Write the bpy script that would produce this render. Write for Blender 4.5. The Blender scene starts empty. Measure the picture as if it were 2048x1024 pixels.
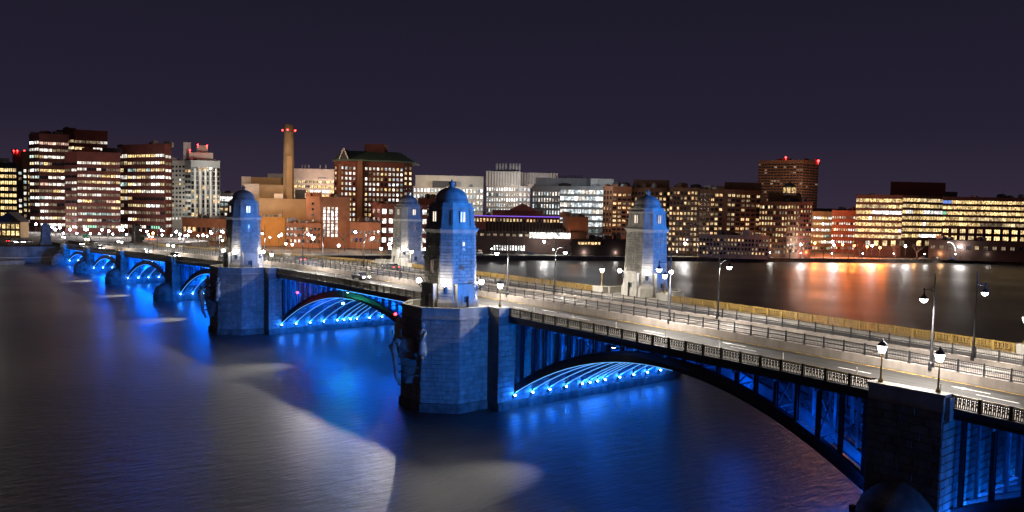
import bpy, math, random
from mathutils import Vector, Matrix, Euler
random.seed(7)
sc = bpy.context.scene
COL = sc.collection
# ---------------------------------------------------------------- camera, sky, light, exposure
# world axes: x runs across the bridge (away from its near face), y runs along it towards the far bank
C = Vector((-61.555, -87.014, 26.215))
R_ = Vector((0.76982, -0.63790, 0.02141)); U_ = Vector((0.02086, 0.05867, 0.99806)); W_ = Vector((0.63792, 0.76788, -0.05848))
FPX = 1584.0
cam = bpy.data.cameras.new('camera'); cam.lens = FPX / 2048 * 36; cam.sensor_width = 36; cam.clip_start = .5; cam.clip_end = 9000
co = bpy.data.objects.new('camera', cam); COL.objects.link(co); sc.camera = co
m = Matrix.Identity(4)
for i in range(3):
    m[i][0] = R_[i]; m[i][1] = U_[i]; m[i][2] = -W_[i]; m[i][3] = C[i]
co.matrix_world = m
sc.view_settings.view_transform = 'Standard'; sc.view_settings.look = 'None'; sc.view_settings.exposure = 0; sc.view_settings.gamma = 1
sc.render.engine = 'CYCLES'
sc.cycles.use_denoising = True
sc.cycles.max_bounces = 5; sc.cycles.diffuse_bounces = 2; sc.cycles.glossy_bounces = 3
sc.cycles.sample_clamp_indirect = 2.0; sc.cycles.sample_clamp_direct = 0
sc.cycles.use_light_tree = True
wd = bpy.data.worlds.new('World'); sc.world = wd; wd.use_nodes = True
nt = wd.node_tree; bg = nt.nodes['Background']
tc = nt.nodes.new('ShaderNodeTexCoord'); sp = nt.nodes.new('ShaderNodeSeparateXYZ'); cr = nt.nodes.new('ShaderNodeValToRGB')
nt.links.new(tc.outputs['Generated'], sp.inputs[0]); nt.links.new(sp.outputs[2], cr.inputs[0]); nt.links.new(cr.outputs[0], bg.inputs[0])
cr.color_ramp.elements[0].position = 0.0; cr.color_ramp.elements[0].color = (.036, .026, .046, 1)
cr.color_ramp.elements[1].position = .32; cr.color_ramp.elements[1].color = (.0090, .0080, .0185, 1)
e = cr.color_ramp.elements.new(.1); e.color = (.018, .0145, .031, 1)
bg.inputs[1].default_value = 1.0
# city glow from behind the camera, very weak and warm
sl = bpy.data.lights.new('sun', 'SUN'); sl.energy = .06; sl.angle = math.radians(12); sl.color = (1, .62, .45)
so = bpy.data.objects.new('sun', sl); COL.objects.link(so)
so.rotation_euler = Vector((.12, .95, -.28)).to_track_quat('-Z', 'Y').to_euler()

def point(name, loc, power, color, radius=.15, parent=None):
    l = bpy.data.lights.new(name, 'POINT'); l.energy = power; l.color = color; l.shadow_soft_size = radius
    o = bpy.data.objects.new(name, l); COL.objects.link(o); o.location = loc
    if parent: o.parent = parent
    return o
def spot(name, loc, target, power, color, ang, blend=.4, radius=.2):
    l = bpy.data.lights.new(name, 'SPOT'); l.energy = power; l.color = color; l.shadow_soft_size = radius
    l.spot_size = math.radians(ang); l.spot_blend = blend
    o = bpy.data.objects.new(name, l); COL.objects.link(o); o.location = loc
    o.rotation_euler = (Vector(target) - Vector(loc)).to_track_quat('-Z', 'Y').to_euler()
    return o

def yh(x): return 418 + .0213 * (x - 1024)
def at(x, d, z=None):
    """ground point seen in photo column x at distance d along the view axis"""
    k = (x - 1024) / FPX
    y = (yh(x) - 512) / FPX
    P = C + d * (W_ + k * R_ - y * U_)
    return Vector((P.x, P.y, 0 if z is None else z))
def zt(x, y, d): return C.z - (y - yh(x)) * d / FPX

# ---------------------------------------------------------------- mesh helper
class MB:
    def __init__(s): s.v = []; s.f = []; s.mi = []
    def poly(s, pts, mi=0):
        b = len(s.v); s.v += [tuple(p) for p in pts]; s.f.append(tuple(range(b, b + len(pts)))); s.mi.append(mi)
    def box(s, x0, x1, y0, y1, z0, z1, mi=0):
        s.hexa([(x0, y0, z0), (x1, y0, z0), (x1, y1, z0), (x0, y1, z0)], [(x0, y0, z1), (x1, y0, z1), (x1, y1, z1), (x0, y1, z1)], mi)
    def hexa(s, lo, hi, mi=0):
        n = len(lo); b = len(s.v); s.v += [tuple(p) for p in lo] + [tuple(p) for p in hi]
        s.f.append(tuple(b + i for i in reversed(range(n)))); s.f.append(tuple(b + n + i for i in range(n)))
        for i in range(n):
            j = (i + 1) % n; s.f.append((b + i, b + j, b + n + j, b + n + i))
        s.mi += [mi] * (n + 2)
    def bar(s, a, b_, w, h=None, mi=0):
        a = Vector(a); b_ = Vector(b_); h = h or w; d = (b_ - a).normalized()
        up = Vector((0, 0, 1)) if abs(d.z) < .95 else Vector((0, 1, 0))
        r = d.cross(up).normalized() * w / 2; u = r.cross(d).normalized() * h / 2
        s.hexa([a - r - u, a + r - u, a + r + u, a - r + u], [b_ - r - u, b_ + r - u, b_ + r + u, b_ - r + u], mi)
    def lathe(s, prof, n=12, c=(0, 0, 0), ph=0, mi=0, close=True):
        b = len(s.v)
        for r, z in prof:
            for i in range(n):
                a = ph + 2 * math.pi * i / n; s.v.append((c[0] + r * math.cos(a), c[1] + r * math.sin(a), c[2] + z))
        for k in range(len(prof) - 1):
            for i in range(n):
                j = (i + 1) % n; s.f.append((b + k * n + i, b + k * n + j, b + (k + 1) * n + j, b + (k + 1) * n + i)); s.mi.append(mi)
        if close:
            s.f.append(tuple(b + i for i in reversed(range(n)))); q = b + (len(prof) - 1) * n
            s.f.append(tuple(q + i for i in range(n))); s.mi += [mi, mi]
    def tube(s, pts, r, n=6, mi=0):
        rings = []; b = len(s.v)
        for i, p in enumerate(pts):
            p = Vector(p); d = (Vector(pts[min(i + 1, len(pts) - 1)]) - Vector(pts[max(i - 1, 0)])).normalized()
            up = Vector((0, 0, 1)) if abs(d.z) < .9 else Vector((1, 0, 0))
            x = d.cross(up).normalized(); y = x.cross(d); rr = r[i] if isinstance(r, (list, tuple)) else r
            for k in range(n):
                a = 2 * math.pi * k / n; s.v.append(tuple(p + x * rr * math.cos(a) + y * rr * math.sin(a)))
        for i in range(len(pts) - 1):
            for k in range(n):
                j = (k + 1) % n; s.f.append((b + i * n + k, b + i * n + j, b + (i + 1) * n + j, b + (i + 1) * n + k)); s.mi.append(mi)
        s.f.append(tuple(b + k for k in reversed(range(n)))); q = b + (len(pts) - 1) * n
        s.f.append(tuple(q + k for k in range(n))); s.mi += [mi, mi]
    def mesh(s, name, mats):
        me = bpy.data.meshes.new(name); me.from_pydata(s.v, [], s.f)
        for m_ in (mats if isinstance(mats, (list, tuple)) else [mats]): me.materials.append(m_)
        me.polygons.foreach_set('material_index', s.mi); me.update(); return me
    def obj(s, name, mats, parent=None, smooth=False):
        me = s.mesh(name, mats)
        if smooth:
            me.polygons.foreach_set('use_smooth', [True] * len(me.polygons))
        return inst(name, me, parent)
def inst(name, me, parent=None, loc=None, rz=None, scale=None):
    o = bpy.data.objects.new(name, me); COL.objects.link(o)
    if parent: o.parent = parent
    if loc is not None: o.location = loc
    if rz is not None: o.rotation_euler = (0, 0, rz)
    if scale is not None: o.scale = scale
    return o
def tag(o, label=None, cat=None, group=None, kind=None):
    if label: o['label'] = label
    if cat: o['category'] = cat
    if group: o['group'] = group
    if kind: o['kind'] = kind
    return o
def thing(name, label, cat, loc=(0, 0, 0), group=None, rz=0):
    o = bpy.data.objects.new(name, None); COL.objects.link(o); o.location = loc; o.rotation_euler = (0, 0, rz)
    return tag(o, label, cat, group)
def dup(root, loc, rz=0, label=None, group=None, scale=None):
    r = root.copy(); COL.objects.link(r); r.location = loc; r.rotation_euler = (0, 0, rz)
    if scale: r.scale = scale
    if label: r['label'] = label
    if group: r['group'] = group
    for ch in list(root.children):
        c = ch.copy(); COL.objects.link(c); c.parent = r
        for g in list(ch.children):
            d = g.copy(); COL.objects.link(d); d.parent = c
    return r
ORD = ['first', 'second', 'third', 'fourth', 'fifth', 'sixth', 'seventh', 'eighth', 'ninth', 'tenth', 'eleventh', 'twelfth', 'thirteenth', 'fourteenth', 'fifteenth', 'sixteenth', 'seventeenth', 'eighteenth', 'nineteenth', 'twentieth']

# ---------------------------------------------------------------- materials
def N(t, k): return t.nodes.new(k)
def mat(name, col, rough=.8, var=.25, scale=1.0, metal=0, bump=.0, tone=0.0, stain=0.0, spec=.4, col2=None):
    m_ = bpy.data.materials.new(name); m_.use_nodes = True; t = m_.node_tree; p = t.nodes['Principled BSDF']
    p.inputs['Roughness'].default_value = rough; p.inputs['Metallic'].default_value = metal; p.inputs['Specular IOR Level'].default_value = spec
    g = N(t, 'ShaderNodeNewGeometry'); n1 = N(t, 'ShaderNodeTexNoise'); n1.inputs['Scale'].default_value = scale; n1.inputs['Detail'].default_value = 6
    t.links.new(g.outputs['Position'], n1.inputs['Vector'])
    mr = N(t, 'ShaderNodeMapRange'); mr.inputs[1].default_value = .3; mr.inputs[2].default_value = .7; mr.inputs[3].default_value = 1 - var; mr.inputs[4].default_value = 1 + var
    t.links.new(n1.outputs[0], mr.inputs[0]); last = mr.outputs[0]
    if tone:
        oi = N(t, 'ShaderNodeObjectInfo'); a = N(t, 'ShaderNodeMath'); a.operation = 'ADD'; t.links.new(oi.outputs['Random'], a.inputs[0]); t.links.new(g.outputs['Random Per Island'], a.inputs[1])
        fr = N(t, 'ShaderNodeMath'); fr.operation = 'FRACT'; t.links.new(a.outputs[0], fr.inputs[0])
        m2 = N(t, 'ShaderNodeMapRange'); m2.inputs[3].default_value = 1 - tone; m2.inputs[4].default_value = 1 + tone; t.links.new(fr.outputs[0], m2.inputs[0])
        mm = N(t, 'ShaderNodeMath'); mm.operation = 'MULTIPLY'; t.links.new(last, mm.inputs[0]); t.links.new(m2.outputs[0], mm.inputs[1]); last = mm.outputs[0]
    if stain:
        mp = N(t, 'ShaderNodeMapping'); mp.inputs['Scale'].default_value = (.9, .9, .09); t.links.new(g.outputs['Position'], mp.inputs[0])
        n2 = N(t, 'ShaderNodeTexNoise'); n2.inputs['Scale'].default_value = 1.2; n2.inputs['Detail'].default_value = 5; t.links.new(mp.outputs[0], n2.inputs['Vector'])
        m3 = N(t, 'ShaderNodeMapRange'); m3.inputs[1].default_value = .35; m3.inputs[2].default_value = .65; m3.inputs[3].default_value = 1 - stain; m3.inputs[4].default_value = 1; t.links.new(n2.outputs[0], m3.inputs[0])
        mm = N(t, 'ShaderNodeMath'); mm.operation = 'MULTIPLY'; t.links.new(last, mm.inputs[0]); t.links.new(m3.outputs[0], mm.inputs[1]); last = mm.outputs[0]
    vm = N(t, 'ShaderNodeVectorMath'); vm.operation = 'SCALE'; vm.inputs[0].default_value = col; t.links.new(last, vm.inputs['Scale']); t.links.new(vm.outputs[0], p.inputs['Base Color'])
    if bump:
        b = N(t, 'ShaderNodeBump'); b.inputs['Strength'].default_value = bump; b.inputs['Distance'].default_value = .1
        n3 = N(t, 'ShaderNodeTexNoise'); n3.inputs['Scale'].default_value = scale * 6; n3.inputs['Detail'].default_value = 4; t.links.new(g.outputs['Position'], n3.inputs['Vector'])
        t.links.new(n3.outputs[0], b.inputs['Height']); t.links.new(b.outputs[0], p.inputs['Normal'])
    return m_
def emit(name, col, strength, sampling='AUTO'):
    m_ = bpy.data.materials.new(name); m_.use_nodes = True; p = m_.node_tree.nodes['Principled BSDF']
    p.inputs['Base Color'].default_value = (.3, .3, .3, 1); p.inputs['Emission Color'].default_value = (*col, 1); p.inputs['Emission Strength'].default_value = strength
    m_.cycles.emission_sampling = sampling
    return m_
def window_mat(name, col, strength, col2=None, sx=1.3, lo=.25):
    """a lit room behind glass: uneven brightness from lamps, people, furniture and blinds"""
    m_ = bpy.data.materials.new(name); m_.use_nodes = True; t = m_.node_tree; p = t.nodes['Principled BSDF']
    p.inputs['Base Color'].default_value = (.02, .02, .025, 1); p.inputs['Roughness'].default_value = .2
    g = N(t, 'ShaderNodeNewGeometry'); n = N(t, 'ShaderNodeTexNoise'); n.inputs['Scale'].default_value = sx * .45; n.inputs['Detail'].default_value = 3
    t.links.new(g.outputs['Position'], n.inputs['Vector'])
    oi = N(t, 'ShaderNodeObjectInfo'); mr = N(t, 'ShaderNodeMapRange'); mr.inputs[1].default_value = .35; mr.inputs[2].default_value = .66; mr.inputs[3].default_value = lo; mr.inputs[4].default_value = 1.5
    t.links.new(n.outputs[0], mr.inputs[0])
    m2 = N(t, 'ShaderNodeMapRange'); m2.inputs[3].default_value = .45; m2.inputs[4].default_value = 1.4; t.links.new(oi.outputs['Random'], m2.inputs[0])
    mm = N(t, 'ShaderNodeMath'); mm.operation = 'MULTIPLY'; t.links.new(mr.outputs[0], mm.inputs[0]); t.links.new(m2.outputs[0], mm.inputs[1])
    ms = N(t, 'ShaderNodeMath'); ms.operation = 'MULTIPLY'; ms.inputs[1].default_value = strength; t.links.new(mm.outputs[0], ms.inputs[0])
    t.links.new(ms.outputs[0], p.inputs['Emission Strength'])
    mx = N(t, 'ShaderNodeMix'); mx.data_type = 'RGBA'; mx.inputs[6].default_value = (*col, 1); mx.inputs[7].default_value = (*(col2 or col), 1)
    t.links.new(n.outputs[0], mx.inputs[0]); t.links.new(mx.outputs[2], p.inputs['Emission Color'])
    m_.cycles.emission_sampling = 'NONE'
    return m_

M = {}
M['granite'] = mat('granite', (.30, .285, .25), .75, .22, 1.6, tone=.12, stain=.32, bump=.35)
M['granite_joint'] = mat('granite_joint', (.17, .16, .145), .9, .2, 1.0)
M['granite_dark'] = mat('weathered_granite', (.16, .145, .125), .85, .35, .8, tone=.18, stain=.4, bump=.4)
M['granite_smooth'] = mat('dressed_granite', (.34, .32, .28), .7, .15, 1.2, stain=.28, bump=.15)
M['asphalt'] = mat('asphalt', (.027, .024, .0225), .75, .22, .35, stain=0, bump=.1)
M['asphalt_patch'] = mat('asphalt_patch', (.05, .046, .043), .8, .2, .8)
M['concrete'] = mat('concrete', (.36, .31, .27), .85, .18, .5, stain=.25)
M['sidewalk'] = mat('sidewalk', (.24, .22, .195), .85, .15, .7)
M['ballast'] = mat('track_bed', (.15, .125, .105), .95, .4, 3.0, bump=.8)
M['rail'] = mat('steel_rail', (.35, .33, .32), .35, .1, 1, metal=.8)
M['white_paint'] = mat('white_paint', (.75, .73, .68), .7, .2, 2.5)
M['yellow_paint'] = mat('yellow_paint', (.60, .36, .04), .7, .2, 2.5)
M['ochre'] = mat('ochre_iron', (.20, .125, .03), .5, .2, 1.5)
M['black_iron'] = mat('black_iron', (.018, .018, .022), .5, .2, 1.5)
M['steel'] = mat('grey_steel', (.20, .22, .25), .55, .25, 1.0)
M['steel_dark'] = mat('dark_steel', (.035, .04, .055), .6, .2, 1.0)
M['copper'] = mat('dome_stone', (.26, .25, .235), .7, .2, 1.5, stain=.3)
M['black'] = mat('dark_void', (.008, .008, .009), .9, .1, 1)
M['lamp'] = emit('lamp_glass', (1, .93, .80), 14)
M['lamp_hot'] = emit('street_lamp_glass', (.97, .97, 1.0), 40)
M['far_white'] = emit('far_white_lamp', (.92, .93, 1.0), 60)
M['far_orange'] = emit('far_orange_lamp', (1, .28, .05), 60)
M['led'] = emit('blue_led', (.16, .5, 1.0), 1.1, 'NONE')  # glow of the floodlit rib flanges, put in as emission
M['led_hot'] = emit('blue_led_lens', (.35, .85, 1.0), 30, 'NONE')
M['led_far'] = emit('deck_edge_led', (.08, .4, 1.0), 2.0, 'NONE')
M['red'] = emit('red_lamp', (1, .02, .02), 22, 'NONE'); M['green'] = emit('green_lamp', (.3, 1, .8), 22, 'NONE')
M['warm_win'] = window_mat('tower_window', (1, .82, .66), 1.3, lo=.7)
M['head'] = emit('headlight_glass', (1, .97, .9), 60, 'NONE'); M['tail'] = emit('taillight_glass', (1, .03, .03), 12, 'NONE')
M['grass'] = mat('grass', (.055, .06, .022), .95, .4, .2)
M['ground'] = mat('ground_paving', (.07, .06, .055), .9, .3, .15)
M['bank_stone'] = mat('bank_stone', (.13, .12, .105), .9, .3, .4, stain=.3)
M['bark'] = mat('bark', (.07, .05, .04), .95, .3, 2)
M['white_metal'] = mat('white_panel', (.5, .5, .52), .6, .12, .2)
M['sign_green'] = mat('sign_green', (.01, .16, .07), .5, .1, 1)
M['glass_dark'] = mat('dark_glass', (.02, .022, .028), .12, .2, .2, spec=.8)
M['frame'] = mat('window_frame', (.03, .028, .027), .6, .1, 1)

# wheel-polished streaks and tar lines along the road
t = M['asphalt'].node_tree; p = t.nodes['Principled BSDF']; g = N(t, 'ShaderNodeNewGeometry'); mp = N(t, 'ShaderNodeMapping'); mp.inputs['Scale'].default_value = (1.6, .03, 1)
t.links.new(g.outputs['Position'], mp.inputs[0]); n = N(t, 'ShaderNodeTexNoise'); n.inputs['Scale'].default_value = 1.5; n.inputs['Detail'].default_value = 4; t.links.new(mp.outputs[0], n.inputs['Vector'])
mr = N(t, 'ShaderNodeMapRange'); mr.inputs[1].default_value = .35; mr.inputs[2].default_value = .65; mr.inputs[3].default_value = .55; mr.inputs[4].default_value = 1.35; t.links.new(n.outputs[0], mr.inputs[0])
src = p.inputs['Base Color'].links[0].from_socket; vm = N(t, 'ShaderNodeVectorMath'); vm.operation = 'SCALE'; t.links.new(src, vm.inputs[0]); t.links.new(mr.outputs[0], vm.inputs['Scale']); t.links.new(vm.outputs[0], p.inputs['Base Color'])
# water: long-exposure river, smooth and rough-glossy
wm = bpy.data.materials.new('river_water'); wm.use_nodes = True; t = wm.node_tree; p = t.nodes['Principled BSDF']
p.inputs['Base Color'].default_value = (.07, .068, .06, 1); p.inputs['IOR'].default_value = 1.5; p.inputs['Roughness'].default_value = .33
g = N(t, 'ShaderNodeNewGeometry'); mp = N(t, 'ShaderNodeMapping'); mp.inputs['Rotation'].default_value = (0, 0, math.radians(38)); mp.inputs['Scale'].default_value = (.45, 1.5, 1)
t.links.new(g.outputs['Position'], mp.inputs[0])
n = N(t, 'ShaderNodeTexNoise'); n.inputs['Scale'].default_value = .8; n.inputs['Detail'].default_value = 5; n.inputs['Roughness'].default_value = .6; t.links.new(mp.outputs[0], n.inputs['Vector'])
b = N(t, 'ShaderNodeBump'); b.inputs['Strength'].default_value = .65; b.inputs['Distance'].default_value = .24; t.links.new(n.outputs[0], b.inputs['Height']); t.links.new(b.outputs[0], p.inputs['Normal'])
n2 = N(t, 'ShaderNodeTexNoise'); n2.inputs['Scale'].default_value = .025; n2.inputs['Detail'].default_value = 3; t.links.new(g.outputs['Position'], n2.inputs['Vector'])
mr = N(t, 'ShaderNodeMapRange'); mr.inputs[1].default_value = .3; mr.inputs[2].default_value = .7; mr.inputs[3].default_value = .32; mr.inputs[4].default_value = .44; t.links.new(n2.outputs[0], mr.inputs[0]); t.links.new(mr.outputs[0], p.inputs['Roughness'])
M['water'] = wm

# ---------------------------------------------------------------- water, banks
w = MB(); w.poly([(-3000, -2500, 0), (6000, -2500, 0), (6000, 6000, 0), (-3000, 6000, 0)]); tag(w.obj('water', M['water']), kind='structure')
shore = [(-260, 420), (-60, 306), (-8.6, 291), (40, 291), (110, 262), (196, 232.6), (271, 196), (377, 138), (493, 86), (900, -110), (2500, -800)]
LZ = 2.1
def strip(name, off0, off1, z, mt, kind='structure', za=None):
    mb = MB()
    for (a, b_) in zip(shore, shore[1:]):
        d = (Vector(b_) - Vector(a)).normalized(); nn = Vector((-d.y, d.x))
        if nn.y < 0: nn = -nn
        nn = Vector((.42, .907))
        A = Vector(a); B_ = Vector(b_)
        mb.poly([(*(A + nn * off0), z), (*(B_ + nn * off0), z), (*(B_ + nn * off1), z), (*(A + nn * off1), z)])
    return tag(mb.obj(name, mt), kind=kind)
mb = MB()
for (a, b_) in zip(shore, shore[1:]): mb.poly([(*a, -1), (*b_, -1), (*b_, LZ), (*a, LZ)])
tag(mb.obj('river_wall', M['bank_stone']), kind='structure')
mb = MB()
for (a, b_) in zip(shore, shore[1:]):
    mb.bar((*a, LZ + .12), (*b_, LZ + .12), .7, .3)
tag(mb.obj('wall_coping', M['concrete']), kind='structure')
strip('grass', .35, 9, LZ + .02, M['grass']); strip('path', 9, 12, LZ + .025, M['sidewalk']); strip('road', 12, 30, LZ + .03, M['asphalt']); strip('ground', 30, 5000, LZ + .02, M['ground'])
# raised approach behind the bridge end
ap = [(-90, 318), (-14, 296), (-6, 293), (46, 293), (80, 330), (80, 640), (-420, 640), (-420, 470)]
mb = MB(); mb.hexa([(x, y, -1) for x, y in ap], [(x, y, 6.6) for x, y in ap]); tag(mb.obj('terrace', M['bank_stone']), kind='structure')
mb = MB(); mb.hexa([(x * .995, y + 1.5, 6.5) for x, y in ap], [(x * .995, y + 1.5, 6.62) for x, y in ap]); tag(mb.obj('plaza', M['ground']), kind='structure')
mb = MB()
mb.box(-110, -9, 283, 292, -1, 1.6); tag(mb.obj('stone_ledge', M['bank_stone']), kind='structure')

# ---------------------------------------------------------------- deck
RT = [(-170, 8.9), (-130, 10.4), (-100, 11.5), (-67, 12.45), (-56, 12.78), (-38, 13.1), (-23, 13.28), (-7, 13.42), (12, 13.48), (37, 13.52), (66, 13.42), (85, 13.12), (112, 12.45), (143, 11.65), (184, 10.6), (240, 9.15), (300, 8.0), (340, 7.7), (420, 7.7)]
def lerp_t(y):
    for (a, za), (b_, zb) in zip(RT, RT[1:]):
        if y <= b_: return za + (zb - za) * (y - a) / (b_ - a)
    return RT[-1][1]
def zd(y): return sum(lerp_t(y + k) for k in (-8, -4, 0, 4, 8)) / 5 - 1.12
ys = [-160 + 4 * i for i in range(124)]
def deck_strip(name, x0, x1, dz0, dz1, mt, y0=-160, y1=330, skirt=None, kind='structure'):
    mb = MB(); Y = [y for y in ys if y0 <= y <= y1]; Y = [y0] + [y for y in Y if y > y0 + .5 and y < y1 - .5] + [y1]
    for a, b_ in zip(Y, Y[1:]):
        za, zb = zd(a), zd(b_)
        if skirt is None: mb.poly([(x0, a, za + dz0), (x1, a, za + dz0), (x1, b_, zb + dz1), (x0, b_, zb + dz1)])
        else: mb.hexa([(x0, a, za + dz0), (x1, a, za + dz0), (x1, b_, zb + dz0), (x0, b_, zb + dz0)], [(x0, a, za + dz1), (x1, a, za + dz1), (x1, b_, zb + dz1), (x0, b_, zb + dz1)])
    return tag(mb.obj(name, mt), kind=kind)
XC = 19.84
deck_strip('bridge_deck', 4.0, 35.68, -.75, -.10, M['steel_dark'], skirt=1)
deck_strip('road_surface', 6.9, 14.75, 0, 0, M['asphalt'])
deck_strip('road_surface', 24.95, 33.1, 0, 0, M['asphalt'])
deck_strip('sidewalk', 4.05, 6.9, -.09, .13, M['sidewalk'], skirt=1); deck_strip('sidewalk', 33.1, 35.63, -.09, .13, M['sidewalk'], skirt=1)
deck_strip('track_bed', 15.1, 24.6, -.09, .22, M['ballast'], skirt=1)
deck_strip('median_wall', 14.78, 15.1, -.095, .86, M['concrete'], skirt=1); deck_strip('median_wall', 24.6, 24.92, -.095, .72, M['concrete'], skirt=1)
for x in (16.9, 18.4, 21.3, 22.8): deck_strip('track_rail', x - .06, x + .06, .2, .42, M['rail'], skirt=1)
deck_strip('track_slab', 16.3, 19.0, .2, .27, M['sidewalk'], skirt=1); deck_strip('track_slab', 20.7, 23.4, .2, .27, M['sidewalk'], skirt=1)
deck_strip('yellow_line', 14.3, 14.44, .006, .006, M['yellow_paint']); deck_strip('yellow_line', 25.3, 25.44, .006, .006, M['yellow_paint'])
deck_strip('white_line', 7.95, 8.1, .006, .006, M['white_paint']); deck_strip('white_line', 32.0, 32.15, .006, .006, M['white_paint'])
mb = MB(); y = -150
while y < 320:
    for x in (10.8, 28.8):
        mb.poly([(x, y, zd(y) + .008), (x + .14, y, zd(y) + .008), (x + .14, y + 3.2, zd(y + 3.2) + .008), (x, y + 3.2, zd(y + 3.2) + .008)])
    y += 12.2
tag(mb.obj('lane_markings', M['white_paint']), kind='structure')
mb = MB()
for y in (-62, -38, -8):   # painted lane arrows
    mb.poly([(12.2, y, zd(y) + .008), (12.35, y, zd(y) + .008), (12.35, y + 2, zd(y + 2) + .008), (12.2, y + 2, zd(y + 2) + .008)])
    mb.poly([(11.9, y + 2, zd(y + 2) + .008), (12.65, y + 2, zd(y + 2) + .008), (12.28, y + 3.2, zd(y + 3.2) + .008)])
tag(mb.obj('road_arrows', M['white_paint']), kind='structure')
mb = MB()
for y in (-66, -59.5, -31, -8.2, 8.2, 65.6, 82):       # expansion joints
    for x0, x1 in ((6.95, 14.7), (25, 33)): mb.poly([(x0, y, zd(y) + .004), (x1, y, zd(y) + .004), (x1, y + .35, zd(y) + .004), (x0, y + .35, zd(y) + .004)])
tag(mb.obj('expansion_joints', M['asphalt_patch']), kind='structure')

# ---------------------------------------------------------------- stone faces built block by block
def face_blocks(quad, rows, blen, out, holes=(), seed=0, gap=.045):
    """quad = bl, br, tr, tl seen from outside; yields vertex sets of one block each"""
    rnd = random.Random(seed); bl, br, tr, tl = [Vector(q) for q in quad]
    nrm = (br - bl).cross(tl - bl).normalized()
    W = ((br - bl).length + (tr - tl).length) / 2; H = ((tl - bl).length + (tr - br).length) / 2
    P = lambda u, v: (bl * (1 - u) + br * u) * (1 - v) + (tl * (1 - u) + tr * u) * v
    res = []
    for r in range(rows):
        v0 = r / rows + gap / 2 / H; v1 = (r + 1) / rows - gap / 2 / H
        n_ = max(1, round(W / blen)); cuts = [0]
        if n_ > 1:
            off = .5 if r % 2 else 0
            for k in range(1, n_ + (1 if off else 0)):
                cuts.append((k - off + rnd.uniform(-.16, .16)) / n_)
        cuts.append(1)
        for a, b_ in zip(cuts, cuts[1:]):
            u0 = a + gap / 2 / W; u1 = b_ - gap / 2 / W
            if any(u0 < h[1] and u1 > h[0] and v0 < h[3] and v1 > h[2] for h in holes): continue
            o = nrm * (out + rnd.uniform(-.02, .025)); c = .035
            lo = [P(u0, v0), P(u1, v0), P(u1, v1), P(u0, v1)]
            cu = c / W; cv = c / H
            hi = [P(u0 + cu, v0 + cv) + o, P(u1 - cu, v0 + cv) + o, P(u1 - cu, v1 - cv) + o, P(u0 + cu, v1 - cv) + o]
            res.append((lo, hi))
    return res
def blocks(parent, quad, rows, blen, mt, single, out=.06, holes=(), seed=0, acc=None):
    for lo, hi in face_blocks(quad, rows, blen, out, holes, seed):
        if single:
            mb = MB(); b0 = 0; mb.v = [tuple(q) for q in lo + hi]; mb.f = [(4, 5, 6, 7)] + [(i, (i + 1) % 4, 4 + (i + 1) % 4, 4 + i) for i in range(4)]; mb.mi = [0] * 5
            mb.obj('stone_block', mt, parent)
        else:
            b0 = len(acc.v); acc.v += [tuple(q) for q in lo + hi]; acc.f += [tuple(b0 + k for k in f) for f in [(4, 5, 6, 7)] + [(i, (i + 1) % 4, 4 + (i + 1) % 4, 4 + i) for i in range(4)]]; acc.mi += [0] * 5

def octo(h, k, z, c=(0, 0)):
    """octagon, counter-clockwise from above"""
    return [(c[0] + a, c[1] + b_, z) for a, b_ in [(-h, -h + k), (-h + k, -h), (h - k, -h), (h, -h + k), (h, h - k), (h - k, h), (-h + k, h), (-h, h - k)]]
def prism(mb, h0, k0, z0, h1, k1, z1, mi=0): mb.hexa(octo(h0, k0, z0), octo(h1, k1, z1), mi)

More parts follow.
